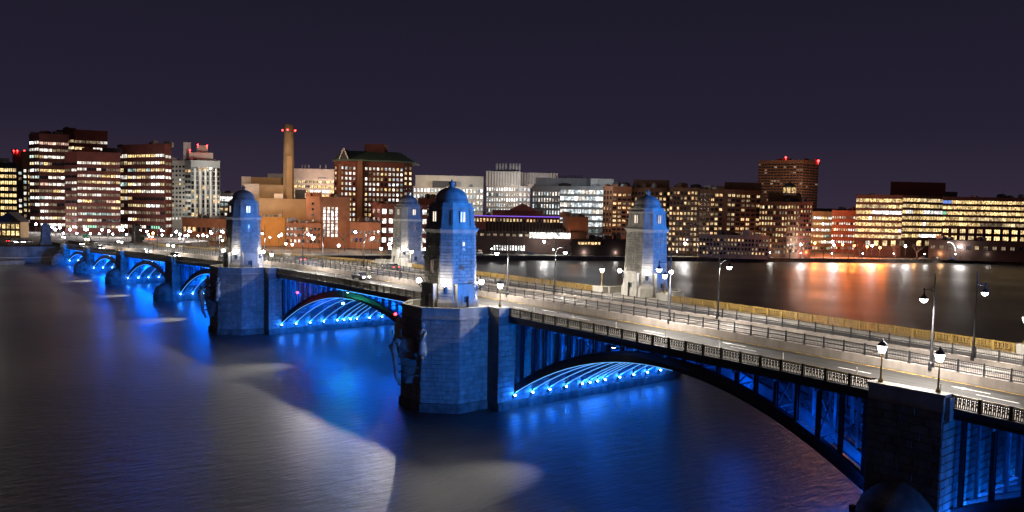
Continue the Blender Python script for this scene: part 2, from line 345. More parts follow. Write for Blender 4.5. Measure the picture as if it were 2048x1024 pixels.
def tower(loc, label, single_faces, seed):
    root = thing('stone_tower', label, 'tower', loc, 'four stone towers of the bridge')
    zb = 0.0      # root at deck level 12.35
    T = lambda z: z - 12.35
    c = MB(); prism(c, 3.12, 1.3, T(12.3), 2.82, 1.13, T(23.2)); c.obj('shaft_core', M['granite_joint'], root)
    bs = MB(); prism(bs, 3.42, 1.4, T(12.25), 3.42, 1.4, T(13.9)); prism(bs, 3.32, 1.36, T(13.9), 3.22, 1.32, T(14.3)); bs.obj('base_course', M['granite_smooth'], root)
    lo = octo(3.08, 1.28, T(14.25)); hi = octo(2.83, 1.13, T(23.0)); acc = MB()
    for i in range(8):
        j = (i + 1) % 8; q = [lo[i], lo[j], hi[j], hi[i]]
        wide = i % 2 == 1
        hl = ((.40, .60, .60, .80),) if i in (3, 7) else (((.40, .60, .30, .48),) if i in (1, 5) else ())
        if not wide: hl = ()
        q = q if True else q
        blocks(root, q, 21, 1.1 if wide else 1.9, M['granite'], i in single_faces, .05, (), seed + i, acc)
    if acc.v: tag(acc.obj('stone_facing', M['granite'], root), kind='stuff')
    # belt cornice
    cn = MB(); prism(cn, 2.9, 1.16, T(22.95), 2.98, 1.18, T(23.1)); prism(cn, 3.0, 1.2, T(23.1), 3.16, 1.25, T(23.42)); prism(cn, 3.2, 1.26, T(23.42), 3.2, 1.26, T(23.58)); cn.obj('cornice', M['granite_smooth'], root)
    # upper stage
    us = MB(); prism(us, 2.86, 1.1, T(23.58), 2.8, 1.08, T(24.0)); prism(us, 2.66, 1.02, T(24.0), 2.5, .96, T(26.0)); us.obj('upper_stage', M['granite_smooth'], root)
    # recessed panels on upper stage faces shown by raised pilaster strips
    a, b_ = octo(2.66, 1.02, T(24.0)), octo(2.5, .96, T(26.0))
    for i in range(8):
        j = (i + 1) % 8; mb = MB()
        for u in (.0, .88):
            P0 = Vector(a[i]).lerp(Vector(a[j]), u); P1 = Vector(a[i]).lerp(Vector(a[j]), u + .12); Q0 = Vector(b_[i]).lerp(Vector(b_[j]), u); Q1 = Vector(b_[i]).lerp(Vector(b_[j]), u + .12)
            nn = (P1 - P0).cross(Q0 - P0).normalized() * .09
            mb.hexa([P0, P1, P1 + nn * -1 + nn * 2, P0 + nn], [Q0, Q1, Q1 + nn, Q0 + nn])
        mb.obj('pilaster', M['granite_smooth'], root)
    tc_ = MB(); prism(tc_, 2.52, .97, T(25.95), 2.68, 1.0, T(26.25)); prism(tc_, 2.72, 1.02, T(26.25), 2.72, 1.02, T(26.4)); tc_.obj('upper_cornice', M['granite_smooth'], root)
    at_ = MB(); prism(at_, 2.42, .95, T(26.4), 2.36, .93, T(26.95)); at_.obj('attic', M['granite_smooth'], root)
    d = MB(); d.lathe([(2.28, T(26.95)), (2.24, T(27.3))] + [(2.2 * math.cos(x) ** .9, T(27.3) + 1.72 * math.sin(x)) for x in [k * math.pi / 2 / 9 for k in range(0, 9)]] + [(.3, T(29.02))], 24)
    d.obj('dome', M['copper'], root, True)
    fn = MB(); fn.lathe([(.46, T(28.9)), (.5, T(29.05)), (.3, T(29.12)), (.24, T(29.3)), (.38, T(29.42)), (.42, T(29.58)), (.3, T(29.74)), (.14, T(29.86)), (.05, T(30.05))], 10); fn.obj('finial', M['copper'], root, True)
    # openings: four main faces
    for ang in (0, 1, 2, 3):
        a_ = ang * math.pi / 2; ca, sa = math.cos(a_), math.sin(a_)
        def rot(x, y, z): return (x * ca - y * sa, x * sa + y * ca, z)      # built on the -y face, turned about z
        def bx(mb, x0, x1, y0, y1, z0, z1, mi=0):
            mb.hexa([rot(x0, y0, z0), rot(x1, y0, z0), rot(x1, y1, z0), rot(x0, y1, z0)], [rot(x0, y0, z1), rot(x1, y0, z1), rot(x1, y1, z1), rot(x0, y1, z1)], mi)
        along = ang in (0, 2)
        # upper window: twin lights or a round one
        y_ = -2.60
        if True:
            fr = MB(); bx(fr, -.52, -.40, y_ - .12, y_ + .1, T(24.45), T(25.75)); bx(fr, .40, .52, y_ - .12, y_ + .1, T(24.45), T(25.75)); bx(fr, -.52, .52, y_ - .12, y_ + .1, T(25.75), T(25.87)); bx(fr, -.56, .56, y_ - .16, y_ + .1, T(24.33), T(24.45)); bx(fr, -.07, .07, y_ - .08, y_ + .1, T(24.45), T(25.75))
            f = fr.obj('window_frame', M['granite_smooth'], root)
            for x0, x1 in ((-.40, -.07), (.07, .40)):
                pn = MB(); bx(pn, x0, x1, y_ - .03, y_ + .1, T(24.45), T(25.75)); pn.obj('pane', M['warm_win'], f)
        # shaft slit window
        zs = (20.7, 22.0) if along else (17.9, 19.3)
        yy = -(3.12 - .3 * ((zs[0] + .7) - 12.3) / 10.9) - .06
        lit = seed < 2 and along or seed == 0
        fr = MB(); bx(fr, -.34, -.2, yy - .06, yy + .3, T(zs[0]), T(zs[1])); bx(fr, .2, .34, yy - .06, yy + .3, T(zs[0]), T(zs[1])); bx(fr, -.34, .34, yy - .08, yy + .3, T(zs[0] - .14), T(zs[0])); bx(fr, -.34, .34, yy - .06, yy + .3, T(zs[1]), T(zs[1] + .14))
        f = fr.obj('slit_window', M['granite_smooth'], root)
        pn = MB(); bx(pn, -.2, .2, yy + .0, yy + .3, T(zs[0]), T(zs[1])); pn.obj('pane', M['slit_lit'] if seed == 20 and along else M['slit_dim'], f)
        # door in its projecting surround
        sr = MB(); y0 = -3.62
        bx(sr, -1.35, -.42, y0, -2.9, T(12.35), T(16.1)); bx(sr, .42, 1.35, y0, -2.9, T(12.35), T(16.1)); bx(sr, -.42, .42, y0, -2.9, T(14.7), T(16.1))
        bx(sr, -1.45, 1.45, y0 - .1, -2.9, T(16.1), T(16.35)); bx(sr, -.62, -.42, y0 - .08, y0 + .1, T(12.35), T(14.75)); bx(sr, .42, .62, y0 - .08, y0 + .1, T(12.35), T(14.75)); bx(sr, -.7, .7, y0 - .1, y0 + .1, T(14.75), T(14.95))
        s_ = sr.obj('door_surround', M['granite_smooth'], root)
        dr = MB(); bx(dr, -.42, .42, y0 + .3, y0 + .5, T(12.35), T(14.7)); dr.obj('door', M['steel_dark'], s_)
    # sconces on chamfers
    for k, (dx, dy) in enumerate(((-1, -1), (1, -1), (-1, 1), (1, 1))):
        q = .7071; r0, r1 = 3.66, 4.25
        s_ = MB(); s_.tube([(dx * q * r0 * .93, dy * q * r0 * .93, T(15.5)), (dx * q * (r0 + .35), dy * q * (r0 + .35), T(15.55)), (dx * q * r1, dy * q * r1, T(15.95))], .07, 6)
        s_.lathe([(.02, -.28), (.22, -.1), (.3, .0)], 8, (dx * q * r1, dy * q * r1, T(16.05)))
        s_.box(dx * q * r0 * .95 - .2, dx * q * r0 * .95 + .2, dy * q * r0 * .95 - .2, dy * q * r0 * .95 + .2, T(15.2), T(15.9))
        s_ = s_.obj('wall_lantern', M['black_iron'], root)
        gl = MB(); gl.lathe([(.16, -.27), (.3, -.12), (.34, .05), (.28, .22), (.12, .33)], 12, (dx * q * r1, dy * q * r1, T(16.4))); gl.obj('globe', M['lamp_hot'], s_, True)
        point('lantern_light', (loc[0] + dx * q * (r1 + .38), loc[1] + dy * q * (r1 + .38), 16.5), LANT, (1, .88, .68), .3)
    return root
M['slit_lit'] = window_mat('slit_lit', (1, .75, .6), 1.0, lo=.8); M['slit_dim'] = window_mat('slit_dim', (.55, .33, .28), .35, lo=.8)
LANT = 620

# ---------------------------------------------------------------- piers
NX = -6.0
def main_pier(yc, name_label, single, seed):
    """a great pier with a half-octagon nose at each end and the ship prow on it"""
    root = thing('bridge_pier', name_label, 'pier', (0, yc, 0), 'granite piers of the bridge')
    hp = 13.51
    a, k = 5.83, 3.43
    def nose(z, e=0):     # near end outline from inner right to inner left (viewed from above)
        return [(2.7, -a - e, z), (NX + k - e * .41, -a - e, z), (NX - e, -a + k - e * .41, z), (NX - e, a - k + e * .41, z), (NX + k - e * .41, a + e, z), (2.7, a + e, z)]
    def mir(pts): return [(2 * XC - x, y, z) for x, y, z in reversed(pts)]
    core = MB()
    for f_ in (lambda q: q, mir):
        core.hexa(f_(nose(-2)), f_(nose(12.36)))
    core.box(2.7, 2 * XC - 2.7, -8.1, 8.1, -2, 11.25)
    core.box(2.05, 3.95, -8.1, 8.1, -2, 12.36); core.box(2 * XC - 3.95, 2 * XC - 2.05, -8.1, 8.1, -2, 12.36)
    core.obj('pier_core', M['granite_joint'], root)
    pl = MB()
    for f_ in (lambda q: q, mir): pl.hexa(f_(nose(-2, .35)), f_(nose(1.15, .28)))
    pl.box(2.0, 2 * XC - 2, -8.45, 8.45, -2, 1.1); pl.obj('plinth', M['granite_dark'], root)
    acc = MB()
    n0 = nose(1.15); n1 = nose(11.9)
    for i in range(5):
        blocks(root, [n0[i + 1], n0[i], n1[i], n1[i + 1]][::1] if False else [n0[i], n0[i + 1], n1[i + 1], n1[i]], 17, 1.7, M['granite'], i in single, .06, (), seed + i, acc) if False else None
    # faces must be seen counter-clockwise from outside
    for i in range(5):
        q = [n0[i + 1], n0[i], n1[i], n1[i + 1]]
        blocks(root, q, 19, 1.65, M['granite'], i in single, .06, (), seed + i, acc)
        if True:
            qm = [(2 * XC - x, y, z) for x, y, z in (q[1], q[0], q[3], q[2])]
            blocks(root, qm, 16, 1.65, M['granite'], False, .06, (), seed + i + 9, acc)
    for sgn in (-1, 1):
        y_ = sgn * 8.1
        q = [(2.05, y_, 1.1), (2 * XC - 2.05, y_, 1.1), (2 * XC - 2.05, y_, 11.2), (2.05, y_, 11.2)]
        if sgn > 0: q = [q[1], q[0], q[3], q[2]]
        blocks(root, q, 15, 1.9, M['granite'], False, .06, (), seed + 20, acc)
    tag(acc.obj('stone_facing', M['granite'], root), kind='stuff')
    bc = MB()
    for f_ in (lambda q: q, mir):
        bc.hexa(f_(nose(11.9, .06)), f_(nose(12.02, .22))); bc.hexa(f_(nose(12.02, .22)), f_(nose(12.2, .22))); bc.hexa(f_(nose(12.2, .14)), f_(nose(12.37, .03)))
    bc.obj('band_course', M['granite_smooth'], root)
    # parapet round the terrace
    for f_ in (lambda q: q, mir):
        pts = f_(nose(12.37, .02)); inn = f_(nose(12.37, -.42))
        pp = MB(); cp = MB()
        for i in range(5):
            o0, o1, i0, i1 = pts[i], pts[i + 1], inn[i], inn[i + 1]
            up = lambda p_, z: (p_[0], p_[1], z)
            pp.hexa([o0, o1, i1, i0], [up(o0, 13.3), up(o1, 13.3), up(i1, 13.3), up(i0, 13.3)])
        po = f_(nose(13.3, .14)); pi = f_(nose(13.3, -.52))
        for i in range(5):
            o0, o1, i0, i1 = po[i], po[i + 1], pi[i], pi[i + 1]
            cp.hexa([o0, o1, i1, i0], [up(o0, hp), up(o1, hp), up(i1, hp), up(i0, hp)])
        pp.obj('parapet', M['granite_smooth'], root); cp.obj('coping', M['granite_smooth'], root)
    for x0, x1 in ((2.0, 3.95), (2 * XC - 3.95, 2 * XC - 2.0)):
        for s0, s1 in ((-8.2, -5.86), (5.86, 8.2)):
            sb = MB(); sb.box(x0, x1, s0, s1, 12.36, 13.32); sb.box(x0 - .1, x1 + .02, s0 - .1, s1 + .08, 13.32, 13.52); sb.obj('parapet_block', M['granite_smooth'], root)
    # terrace floor
    fl = MB()
    for f_ in (lambda q: q, mir): fl.hexa(f_(nose(12.3, -.45)), f_(nose(12.4, -.45)))
    fl.box(3.9, 7.0, -8, 8, 11.9, 12.42)
    fl.obj('terrace_floor', M['sidewalk'], root)
    # ship prow on the near nose (and its twin on the far one)
    for f_ in (1, -1):
        X = lambda x: x if f_ == 1 else 2 * XC - x
        pr = MB()
        prof = [(3.4, -6.3, .35), (4.4, -7.2, .9), (6.0, -7.6, 1.25), (7.4, -7.8, 1.45), (8.6, -8.1, 1.3), (9.4, -7.2, 1.05)]
        rings = []
        for z, xx, hw in prof:
            rings.append([(X(NX + .2), -hw - .5, z), (X(NX - .9), -hw * .75, z), (X(xx), 0, z), (X(NX - .9), hw * .75, z), (X(NX + .2), hw + .5, z)])
        b0 = 0
        for r in rings: pr.v += r
        for k_ in range(len(rings) - 1):
            for i in range(4): pr.f.append((k_ * 5 + i, k_ * 5 + i + 1, (k_ + 1) * 5 + i + 1, (k_ + 1) * 5 + i)); pr.mi.append(0)
        pr.f.append((0, 1, 2, 3, 4)); pr.f.append(tuple(25 + i for i in (4, 3, 2, 1, 0))); pr.mi += [0, 0]
        pw = pr.obj('ship_prow', M['granite_dark'], root)
        sh = MB()
        for sg in (-1, 1):
            for q in range(3):
                sh.lathe([(.36, -.05), (.3, .09), (.1, .14)], 10, (0, 0, 0)) if False else None
        for q in range(4):
            z = 4.6 + q * 1.05
            sh.bar((X(NX + .1), -2.1, z), (X(NX - 1.6), -.75, z + .12), .16, .16); sh.bar((X(NX + .1), 2.1, z), (X(NX - 1.6), .75, z + .12), .16, .16)
        sh.obj('strake', M['granite_dark'], pw)
        fg = MB(); fg.tube([(X(-7.6), 0, 3.2), (X(-8.2), 0, 4.6), (X(-8.35), 0, 6.2), (X(-8.5), 0, 7.5), (X(-8.9), 0, 8.5), (X(-8.55), 0, 9.25), (X(-7.9), 0, 9.0), (X(-7.95), 0, 8.4)], [.2, .3, .36, .42, .5, .48, .34, .16], 8); fg.obj('figurehead', M['granite'], pw, True)
        # carved figure beside the prow, on the chamfered face
        for sg in (-1, 1):
            st = MB(); bx_, by_ = X(-5.7), sg * 3.0
            dx_ = -.55 if f_ == 1 else .55
            st.lathe([(.5, 0), (.62, .5), (.5, 1.3), (.36, 2.1), (.42, 2.5), (.55, 2.9), (.48, 3.25), (.2, 3.4), (.17, 3.5), (.27, 3.65), (.3, 3.85), (.22, 4.05), (.06, 4.15)], 10, (bx_ + dx_, by_, 7.4))
            st.tube([(bx_ + dx_, by_ - .5, 10.4), (bx_ + dx_ * 1.8, by_ - .8, 9.7), (bx_ + dx_ * 2, by_ - .3, 9.2)], [.17, .14, .1], 6)
            st.tube([(bx_ + dx_, by_ + .5, 10.4), (bx_ + dx_ * 1.6, by_ + .75, 9.6), (bx_ + dx_ * 1.8, by_ + .3, 9.0)], [.17, .14, .1], 6)
            st.tube([(bx_ + dx_ * 1.6, by_ + .35, 6.9), (bx_ + dx_ * 1.5, by_ - .5, 7.2), (bx_ + dx_ * 2.2, by_ - 1.1, 7.0)], [.4, .38, .2], 7)
            st.obj('carved_figure', M['granite_smooth'], pw, True)
    return root

def small_pier(yc, label, single, seed):
    root = thing('bridge_pier', label, 'pier', (0, yc, 0), 'granite piers of the bridge')
    z1 = zd(yc); hw = 2.95; x0 = 2.6; x1 = 2 * XC - 2.6
    c = MB(); c.box(x0 + .05, x1 - .05, -hw + .05, hw - .05, -2, z1 - 1.05); c.box(x0 + .05, 4.0, -hw + .05, hw - .05, z1 - 1.1, z1); c.box(x1 - 1.4, x1 - .05, -hw + .05, hw - .05, z1 - 1.1, z1); c.obj('pier_core', M['granite_joint'], root)
    acc = MB(); dark = M['granite_dark']
    zt_ = z1 - .25
    quads = [([(x0, hw, 2.0), (x0, -hw, 2.0), (x0, -hw, zt_), (x0, hw, zt_)], 0), ([(x0, -hw, 1.4), (x1, -hw, 1.4), (x1, -hw, z1 - 1.1), (x0, -hw, z1 - 1.1)], 1),
             ([(x1, hw, 1.4), (x0, hw, 1.4), (x0, hw, z1 - 1.1), (x1, hw, z1 - 1.1)], 2), ([(x1, -hw, 2), (x1, hw, 2), (x1, hw, zt_), (x1, -hw, zt_)], 3)]
    for q, i in quads: blocks(root, q, max(6, round((zt_ - 2) / .66)), 1.35 if i in (0, 3) else 1.8, dark if i in (0, 3) else M['granite'], i in single, .05, (), seed + i, acc)
    a = acc.obj('stone_facing', M['granite_dark'], root); tag(a, kind='stuff')
    pl = MB(); pl.box(x0 - .1, x1 + .1, -hw - .3, hw + .3, -2, 1.4); pl.obj('plinth', M['granite_dark'], root)
    # rounded cutwater with a stepped half-dome cap
    for xc, s_ in ((x0, -1), (x1, 1)):
        cw = MB(); prof = [(3.35, -2), (3.3, 1.8), (3.42, 1.85), (3.42, 2.1), (3.2, 2.15), (3.05, 2.8), (2.75, 3.4), (2.8, 3.45), (2.3, 4.0), (1.6, 4.6), (.8, 5.0), (.05, 5.15)]
        n_ = 16; b0 = len(cw.v)
        for r, z in prof:
            for i in range(n_ + 1):
                an = -math.pi / 2 + math.pi * i / n_; cw.v.append((xc + s_ * r * math.cos(an) * 1.15, r * math.sin(an), z))
        for k in range(len(prof) - 1):
            for i in range(n_):
                q = b0 + k * (n_ + 1) + i; cw.f.append((q, q + 1, q + n_ + 2, q + n_ + 1)); cw.mi.append(0)
        cw.obj('cutwater', M['granite_dark'], root, True)
    # parapet blocks and coping
    for xa, xb in ((x0, x0 + 1.0), (x1 - 1.0, x1)):
        pp = MB(); pp.box(xa, xb, -hw, hw, z1 - .25, z1 + .95); pp.box(xa + .3, xb + .45 if xa < 10 else xb, -hw - .35, -hw, z1 - .9, z1 + .9); pp.obj('parapet', M['granite_smooth'], root)
        cp = MB(); cp.box(xa - .14, xb + .14, -hw - .16, hw + .16, z1 + .95, z1 + 1.16); cp.obj('coping', M['granite_smooth'], root)
    return root

PIERS = [(-59.15, 0), (0, 1), (73.8, 1), (133.5, 0), (186.1, 0), (232.85, 0), (274.55, 0)]
main_pier(0, 'nearest big granite pier, carrying the blue-lit tower in the middle of the photo', (0, 1, 2), 40)
main_pier(73.8, 'second big granite pier, beyond the red and green navigation lights', (), 60)
small_pier(-59.15, 'plain dark granite pier with two lanterns at the bottom right corner', (0, 1), 80)
for i, (yy, lb) in enumerate([(133.5, 'small blue-lit pier just beyond the second tower pair'), (186.1, 'small blue-lit pier, second beyond the far tower pair'), (232.85, 'small blue-lit pier, third beyond the far tower pair'), (274.55, 'last small blue-lit pier before the far bank')]):
    small_pier(yy, lb, (), 100 + i * 10)
tower((0, 0, 12.35), 'stone tower nearest the camera, its right faces flooded deep blue', (7, 0, 1), 20)
tower((0, 73.8, 12.35), 'stone tower on the near side of the second pier, left of the power station', (), 1)
tower((2 * XC, 0, 12.35), 'pale stone tower on the far side of the road, right of centre', (7, 0, 1), 2)
tower((2 * XC, 73.8, 12.35), 'smallest stone tower, half hidden behind the nearest blue one', (), 3)

# abutment at the far bank with its two dark pylons
ab = thing('bridge_abutment', 'stone abutment where the bridge meets the far bank', 'abutment', (0, 306, 0))
mb = MB(); mb.box(2.6, 37, 0, 30, -2, 6.3); mb.obj('abutment_wall', M['granite_dark'], ab)
mb = MB(); mb.box(-8, 2.6, -1.5, 2.5, -1, 6.9); mb.obj('wing_wall', M['bank_stone'], ab)
for xx, lb in ((1.5, 'dark square stone pylon at the far end of the bridge, left side'), (38, 'square stone pylon at the far end of the bridge, right side')):
    t_ = thing('stone_pylon', lb, 'pylon', (xx, 303, 6.6), 'pylons at the far end')
    mb = MB(); mb.box(-2.2, 2.2, -2.2, 2.2, -6.6, 1.4); mb.obj('base', M['granite_dark'], t_)
    mb = MB(); mb.hexa([(-1.8, -1.8, 1.4), (1.8, -1.8, 1.4), (1.8, 1.8, 1.4), (-1.8, 1.8, 1.4)], [(-1.5, -1.5, 8), (1.5, -1.5, 8), (1.5, 1.5, 8), (-1.5, 1.5, 8)]); mb.obj('shaft', M['granite_dark'], t_)
    mb = MB(); mb.box(-1.8, 1.8, -1.8, 1.8, 8, 8.5); mb.hexa([(-1.5, -1.5, 8.5), (1.5, -1.5, 8.5), (1.5, 1.5, 8.5), (-1.5, 1.5, 8.5)], [(-.3, -.3, 9.7), (.3, -.3, 9.7), (.3, .3, 9.7), (-.3, .3, 9.7)]); mb.obj('cap', M['granite_dark'], t_)

# ---------------------------------------------------------------- arch spans
SP = [(-109, -62.1), (-56.2, -8.15), (8.15, 65.65), (81.95, 130.5), (136.5, 183.2), (189.1, 229.9), (235.8, 271.6), (277.5, 306)]
SPL = ['arch span leaving the bottom right corner behind the dark pier', 'large arch span between the dark pier and the nearest tower', 'central arch span with the red and green lights', 'arch span just beyond the second tower', 'arch span second beyond the second tower', 'arch span third beyond the second tower', 'arch span fourth beyond the second tower', 'last short arch span at the far bank']
RX = [5.02 + 3.093 * q for q in (0, 1, 2, 3, 4, 4.5, 5, 5.5, 6.5, 7.5, 8.5, 9.5)]
BLUE = (.0, .13, 1.0)
for si, (ya, yb) in enumerate(SP):
    mid = (ya + yb) / 2; half = (yb - ya) / 2
    crown = zd(mid) - 2.35; spr = 2.05
    zb_ = lambda y: spr + (crown - spr) * (1 - ((y - mid) / half) ** 2)
    root = thing('arch_span', SPL[si], 'bridge arch', (0, 0, 0), 'steel arch spans of the bridge')
    nseg = 24 if si < 4 else 14
    Y = [ya + (yb - ya) * k / nseg for k in range(nseg + 1)]
    dpt = 1.15
    for ri, x in enumerate(RX):
        rib = MB()
        for (a, b_) in zip(Y, Y[1:]):
            za, zb2 = zb_(a), zb_(b_); th = .05
            ta, tb = min(za + dpt, zd(a) - .78), min(zb2 + dpt, zd(b_) - .78)
            rib.hexa([(x - th, a, za), (x + th, a, za), (x + th, b_, zb2), (x - th, b_, zb2)], [(x - th, a, ta), (x + th, a, ta), (x + th, b_, tb), (x - th, b_, tb)])
            rib.hexa([(x - .3, a, za - .06), (x + .3, a, za - .06), (x + .3, b_, zb2 - .06), (x - .3, b_, zb2 - .06)], [(x - .3, a, za), (x + .3, a, za), (x + .3, b_, zb2), (x - .3, b_, zb2)])
            rib.hexa([(x - .3, a, ta), (x + .3, a, ta), (x + .3, b_, tb), (x - .3, b_, tb)], [(x - .3, a, ta + .06), (x + .3, a, ta + .06), (x + .3, b_, tb + .06), (x - .3, b_, tb + .06)])
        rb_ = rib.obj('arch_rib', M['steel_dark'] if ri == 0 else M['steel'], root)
        # glowing tube put along the flange edge for the fitting's light, thinning upward
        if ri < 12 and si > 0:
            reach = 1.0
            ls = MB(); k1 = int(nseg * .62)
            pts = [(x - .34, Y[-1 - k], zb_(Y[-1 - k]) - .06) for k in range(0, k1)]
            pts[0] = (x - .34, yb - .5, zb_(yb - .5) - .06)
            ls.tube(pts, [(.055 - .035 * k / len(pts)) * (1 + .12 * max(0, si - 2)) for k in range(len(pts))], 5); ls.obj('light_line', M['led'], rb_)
        # spandrel posts
        ny = int((yb - ya - .6) / 2.17); st = (yb - ya - 2.17 * ny) / 2
        if ri == 0 and si in (0, 1, 2, 3):
            for k in range(ny + 1):
                y = ya + st + 2.17 * k; z0 = zb_(y) + dpt; z1 = zd(y) - .75
                if z1 - z0 < .25: continue
                pm = MB(); pm.box(x - .2, x + .2, y - .035, y + .035, z0, z1); pm.box(x - .22, x - .16, y - .16, y + .16, z0, z1); pm.box(x + .16, x + .22, y - .16, y + .16, z0, z1); pm.obj('spandrel_post', M['steel_dark'], root)
        elif si < 5:
            fr = MB()
            for k in range(0, ny + 1, 1 if ri == 0 or si in (0, 1) else 2):
                y = ya + st + 2.17 * k; z0 = zb_(y) + dpt - .1; z1 = zd(y) - .7
                if z1 - z0 < .25: continue
                fr.box(x - .16, x + .16, y - .12, y + .12, z0, z1)
            tag(fr.obj('spandrel_frame', M['steel'], root), kind='stuff')
        elif ri < 4:
            fr = MB()
            for k in range(0, ny + 1):
                y = ya + st + 2.17 * k; z0 = zb_(y) + dpt - .1; z1 = zd(y) - .7
                if z1 - z0 > .25: fr.box(x - .16, x + .16, y - .1, y + .1, z0, z1)
            tag(fr.obj('spandrel_frame', M['steel'], root), kind='stuff')
    # cross bracing between ribs
    if si < 4:
        for k in range(1, int((yb - ya) / 4.34)):
            y = ya + st + 4.34 * k - .0; cb = MB(); z0 = zb_(y) + .15; z1 = zd(y) - .95
            for a, b_ in zip(RX, RX[1:]):
                cb.bar((a, y, z0 + .1), (b_, y, z0 + .1), .12, .12); cb.bar((a, y, z0 + .85), (b_, y, z0 + .85), .12, .12)
                n_ = 3
                for q in range(n_):
                    xa = a + (b_ - a) * q / n_; xb = a + (b_ - a) * (q + 1) / n_
                    cb.bar((xa, y, z0 + .1), (xb, y, z0 + .85), .06, .06); cb.bar((xa, y + .07, z0 + .85), (xb, y + .07, z0 + .1), .06, .06)
                if z1 - z0 > 2.0 and (RX.index(a) % 2 == 0):
                    cb.bar((a, y, z0 + .9), (b_, y, z1), .1, .1); cb.bar((a, y + .12, z1), (b_, y + .12, z0 + .9), .1, .1)
            cb.obj('cross_brace', M['steel'], root)
    # floor beams under the deck, fascia girder, brackets
    fb = MB(); k = 0
    while ya + st + 4.34 * k < yb:
        y = ya + st + 4.34 * k; fb.bar((4.3, y, zd(y) - .95), (35.4, y, zd(y) - .95), .2, .42); k += 1
    fb.obj('floor_beam', M['steel'], root)
    for xf in (3.78, 35.9):
        fa = MB()
        Y2 = [ya + (yb - ya) * k / 12 for k in range(13)]
        for a, b_ in zip(Y2, Y2[1:]):
            s_ = 1 if xf > 20 else -1
            x0, x1 = (xf - .12, xf + .12)
            fa.hexa([(x0, a, zd(a) - .62), (x1, a, zd(a) - .62), (x1, b_, zd(b_) - .62), (x0, b_, zd(b_) - .62)], [(x0, a, zd(a) - .02), (x1, a, zd(a) - .02), (x1, b_, zd(b_) - .02), (x0, b_, zd(b_) - .02)])
            fa.hexa([(x0 - .16, a, zd(a) - .02), (x1 + .16, a, zd(a) - .02), (x1 + .16, b_, zd(b_) - .02), (x0 - .16, b_, zd(b_) - .02)], [(x0 - .16, a, zd(a) + .12), (x1 + .16, a, zd(a) + .12), (x1 + .16, b_, zd(b_) + .12), (x0 - .16, b_, zd(b_) + .12)])
            fa.hexa([(x0 - .1, a, zd(a) - .72), (x1 + .1, a, zd(a) - .72), (x1 + .1, b_, zd(b_) - .72), (x0 - .1, b_, zd(b_) - .72)], [(x0 - .1, a, zd(a) - .62), (x1 + .1, a, zd(a) - .62), (x1 + .1, b_, zd(b_) - .62), (x0 - .1, b_, zd(b_) - .62)])
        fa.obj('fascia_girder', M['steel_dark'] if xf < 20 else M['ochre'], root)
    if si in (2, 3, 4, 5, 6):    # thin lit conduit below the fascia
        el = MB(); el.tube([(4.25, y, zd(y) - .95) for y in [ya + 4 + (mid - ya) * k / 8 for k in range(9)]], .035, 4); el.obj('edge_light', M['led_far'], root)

# LED fittings on the pier faces that wash the arches blue
FIT = bpy.data.meshes.new('led')
fm = MB(); fm.box(-.16, .16, -.18, .16, -.2, .12); FITB = fm.mesh('led_housing', M['steel_dark'])
fm = MB(); fm.lathe([(.05, -.09), (.13, -.05), (.15, .02), (.1, .1), (.03, .13)], 8); FITL = fm.mesh('lens', M['led_hot'])
PN = ['the dark corner pier', 'the nearest tower pier', 'the second tower pier', 'the first small far pier', 'the second small far pier', 'the third small far pier', 'the last small far pier']
for pi, (ya, yb) in enumerate(SP[:0]): pass
def led_row(yface, label_pier, sgn, every, power, z=1.85):
    for i, x in enumerate(RX):
        if i % every: continue
        y = yface + sgn * .42; x -= .36
        if sgn < 0:
            nm = ORD[i] if i < len(ORD) else 'last'
            t_ = thing('arch_floodlight', f'{nm} blue floodlight from the left at the foot of {label_pier}', 'floodlight', (x, y, z), 'blue floodlights under the arches')
            inst('housing', FITB, t_, (0, .26, -.06)); inst('lens', FITL, t_, (0, 0, .05))
        pp = point('led_light', (x, y - .35 if sgn < 0 else y + .35, z + .35), power * every ** .8, BLUE, .12)
# -y faces are the ones seen
LEDP = 380
for (yf, nm, hb) in ((-62.1, PN[0], .5), (-8.15, PN[1], 1), (65.65, PN[2], 1), (130.5, PN[3], 1), (183.2, PN[4], 1), (229.9, PN[5], 1), (271.6, PN[6], 1)):
    led_row(yf, nm, -1, 1, LEDP * (1.4 if yf < -60 else 1))
for yf in (-56.2, 8.15, 81.95, 136.5, 189.1, 235.8): led_row(yf + .35, '', 1, 3, LEDP * (2.2 if yf < -50 else 1))
# wide blue wash between arches for the river surface and pier noses
for (ya, yb) in SP:
    m_ = (ya + yb) / 2; pw = 300 if ya > 270 else (1500 if ya < -100 else (1100 if ya < -50 else (9500 if ya < 80 else 12000)))
    for q in (-.36, -.18, 0, .18, .36):
        y = m_ + q * (yb - ya); point('wash_light', (6.6, y, zd(y) - 2.6 - 10 * q * q), pw * .36, (.0, .12, 1.0), 1.2)
    point('wash_light', (20, m_, zd(m_) - 3.2), pw * .8, (.0, .12, 1.0), 1.2)
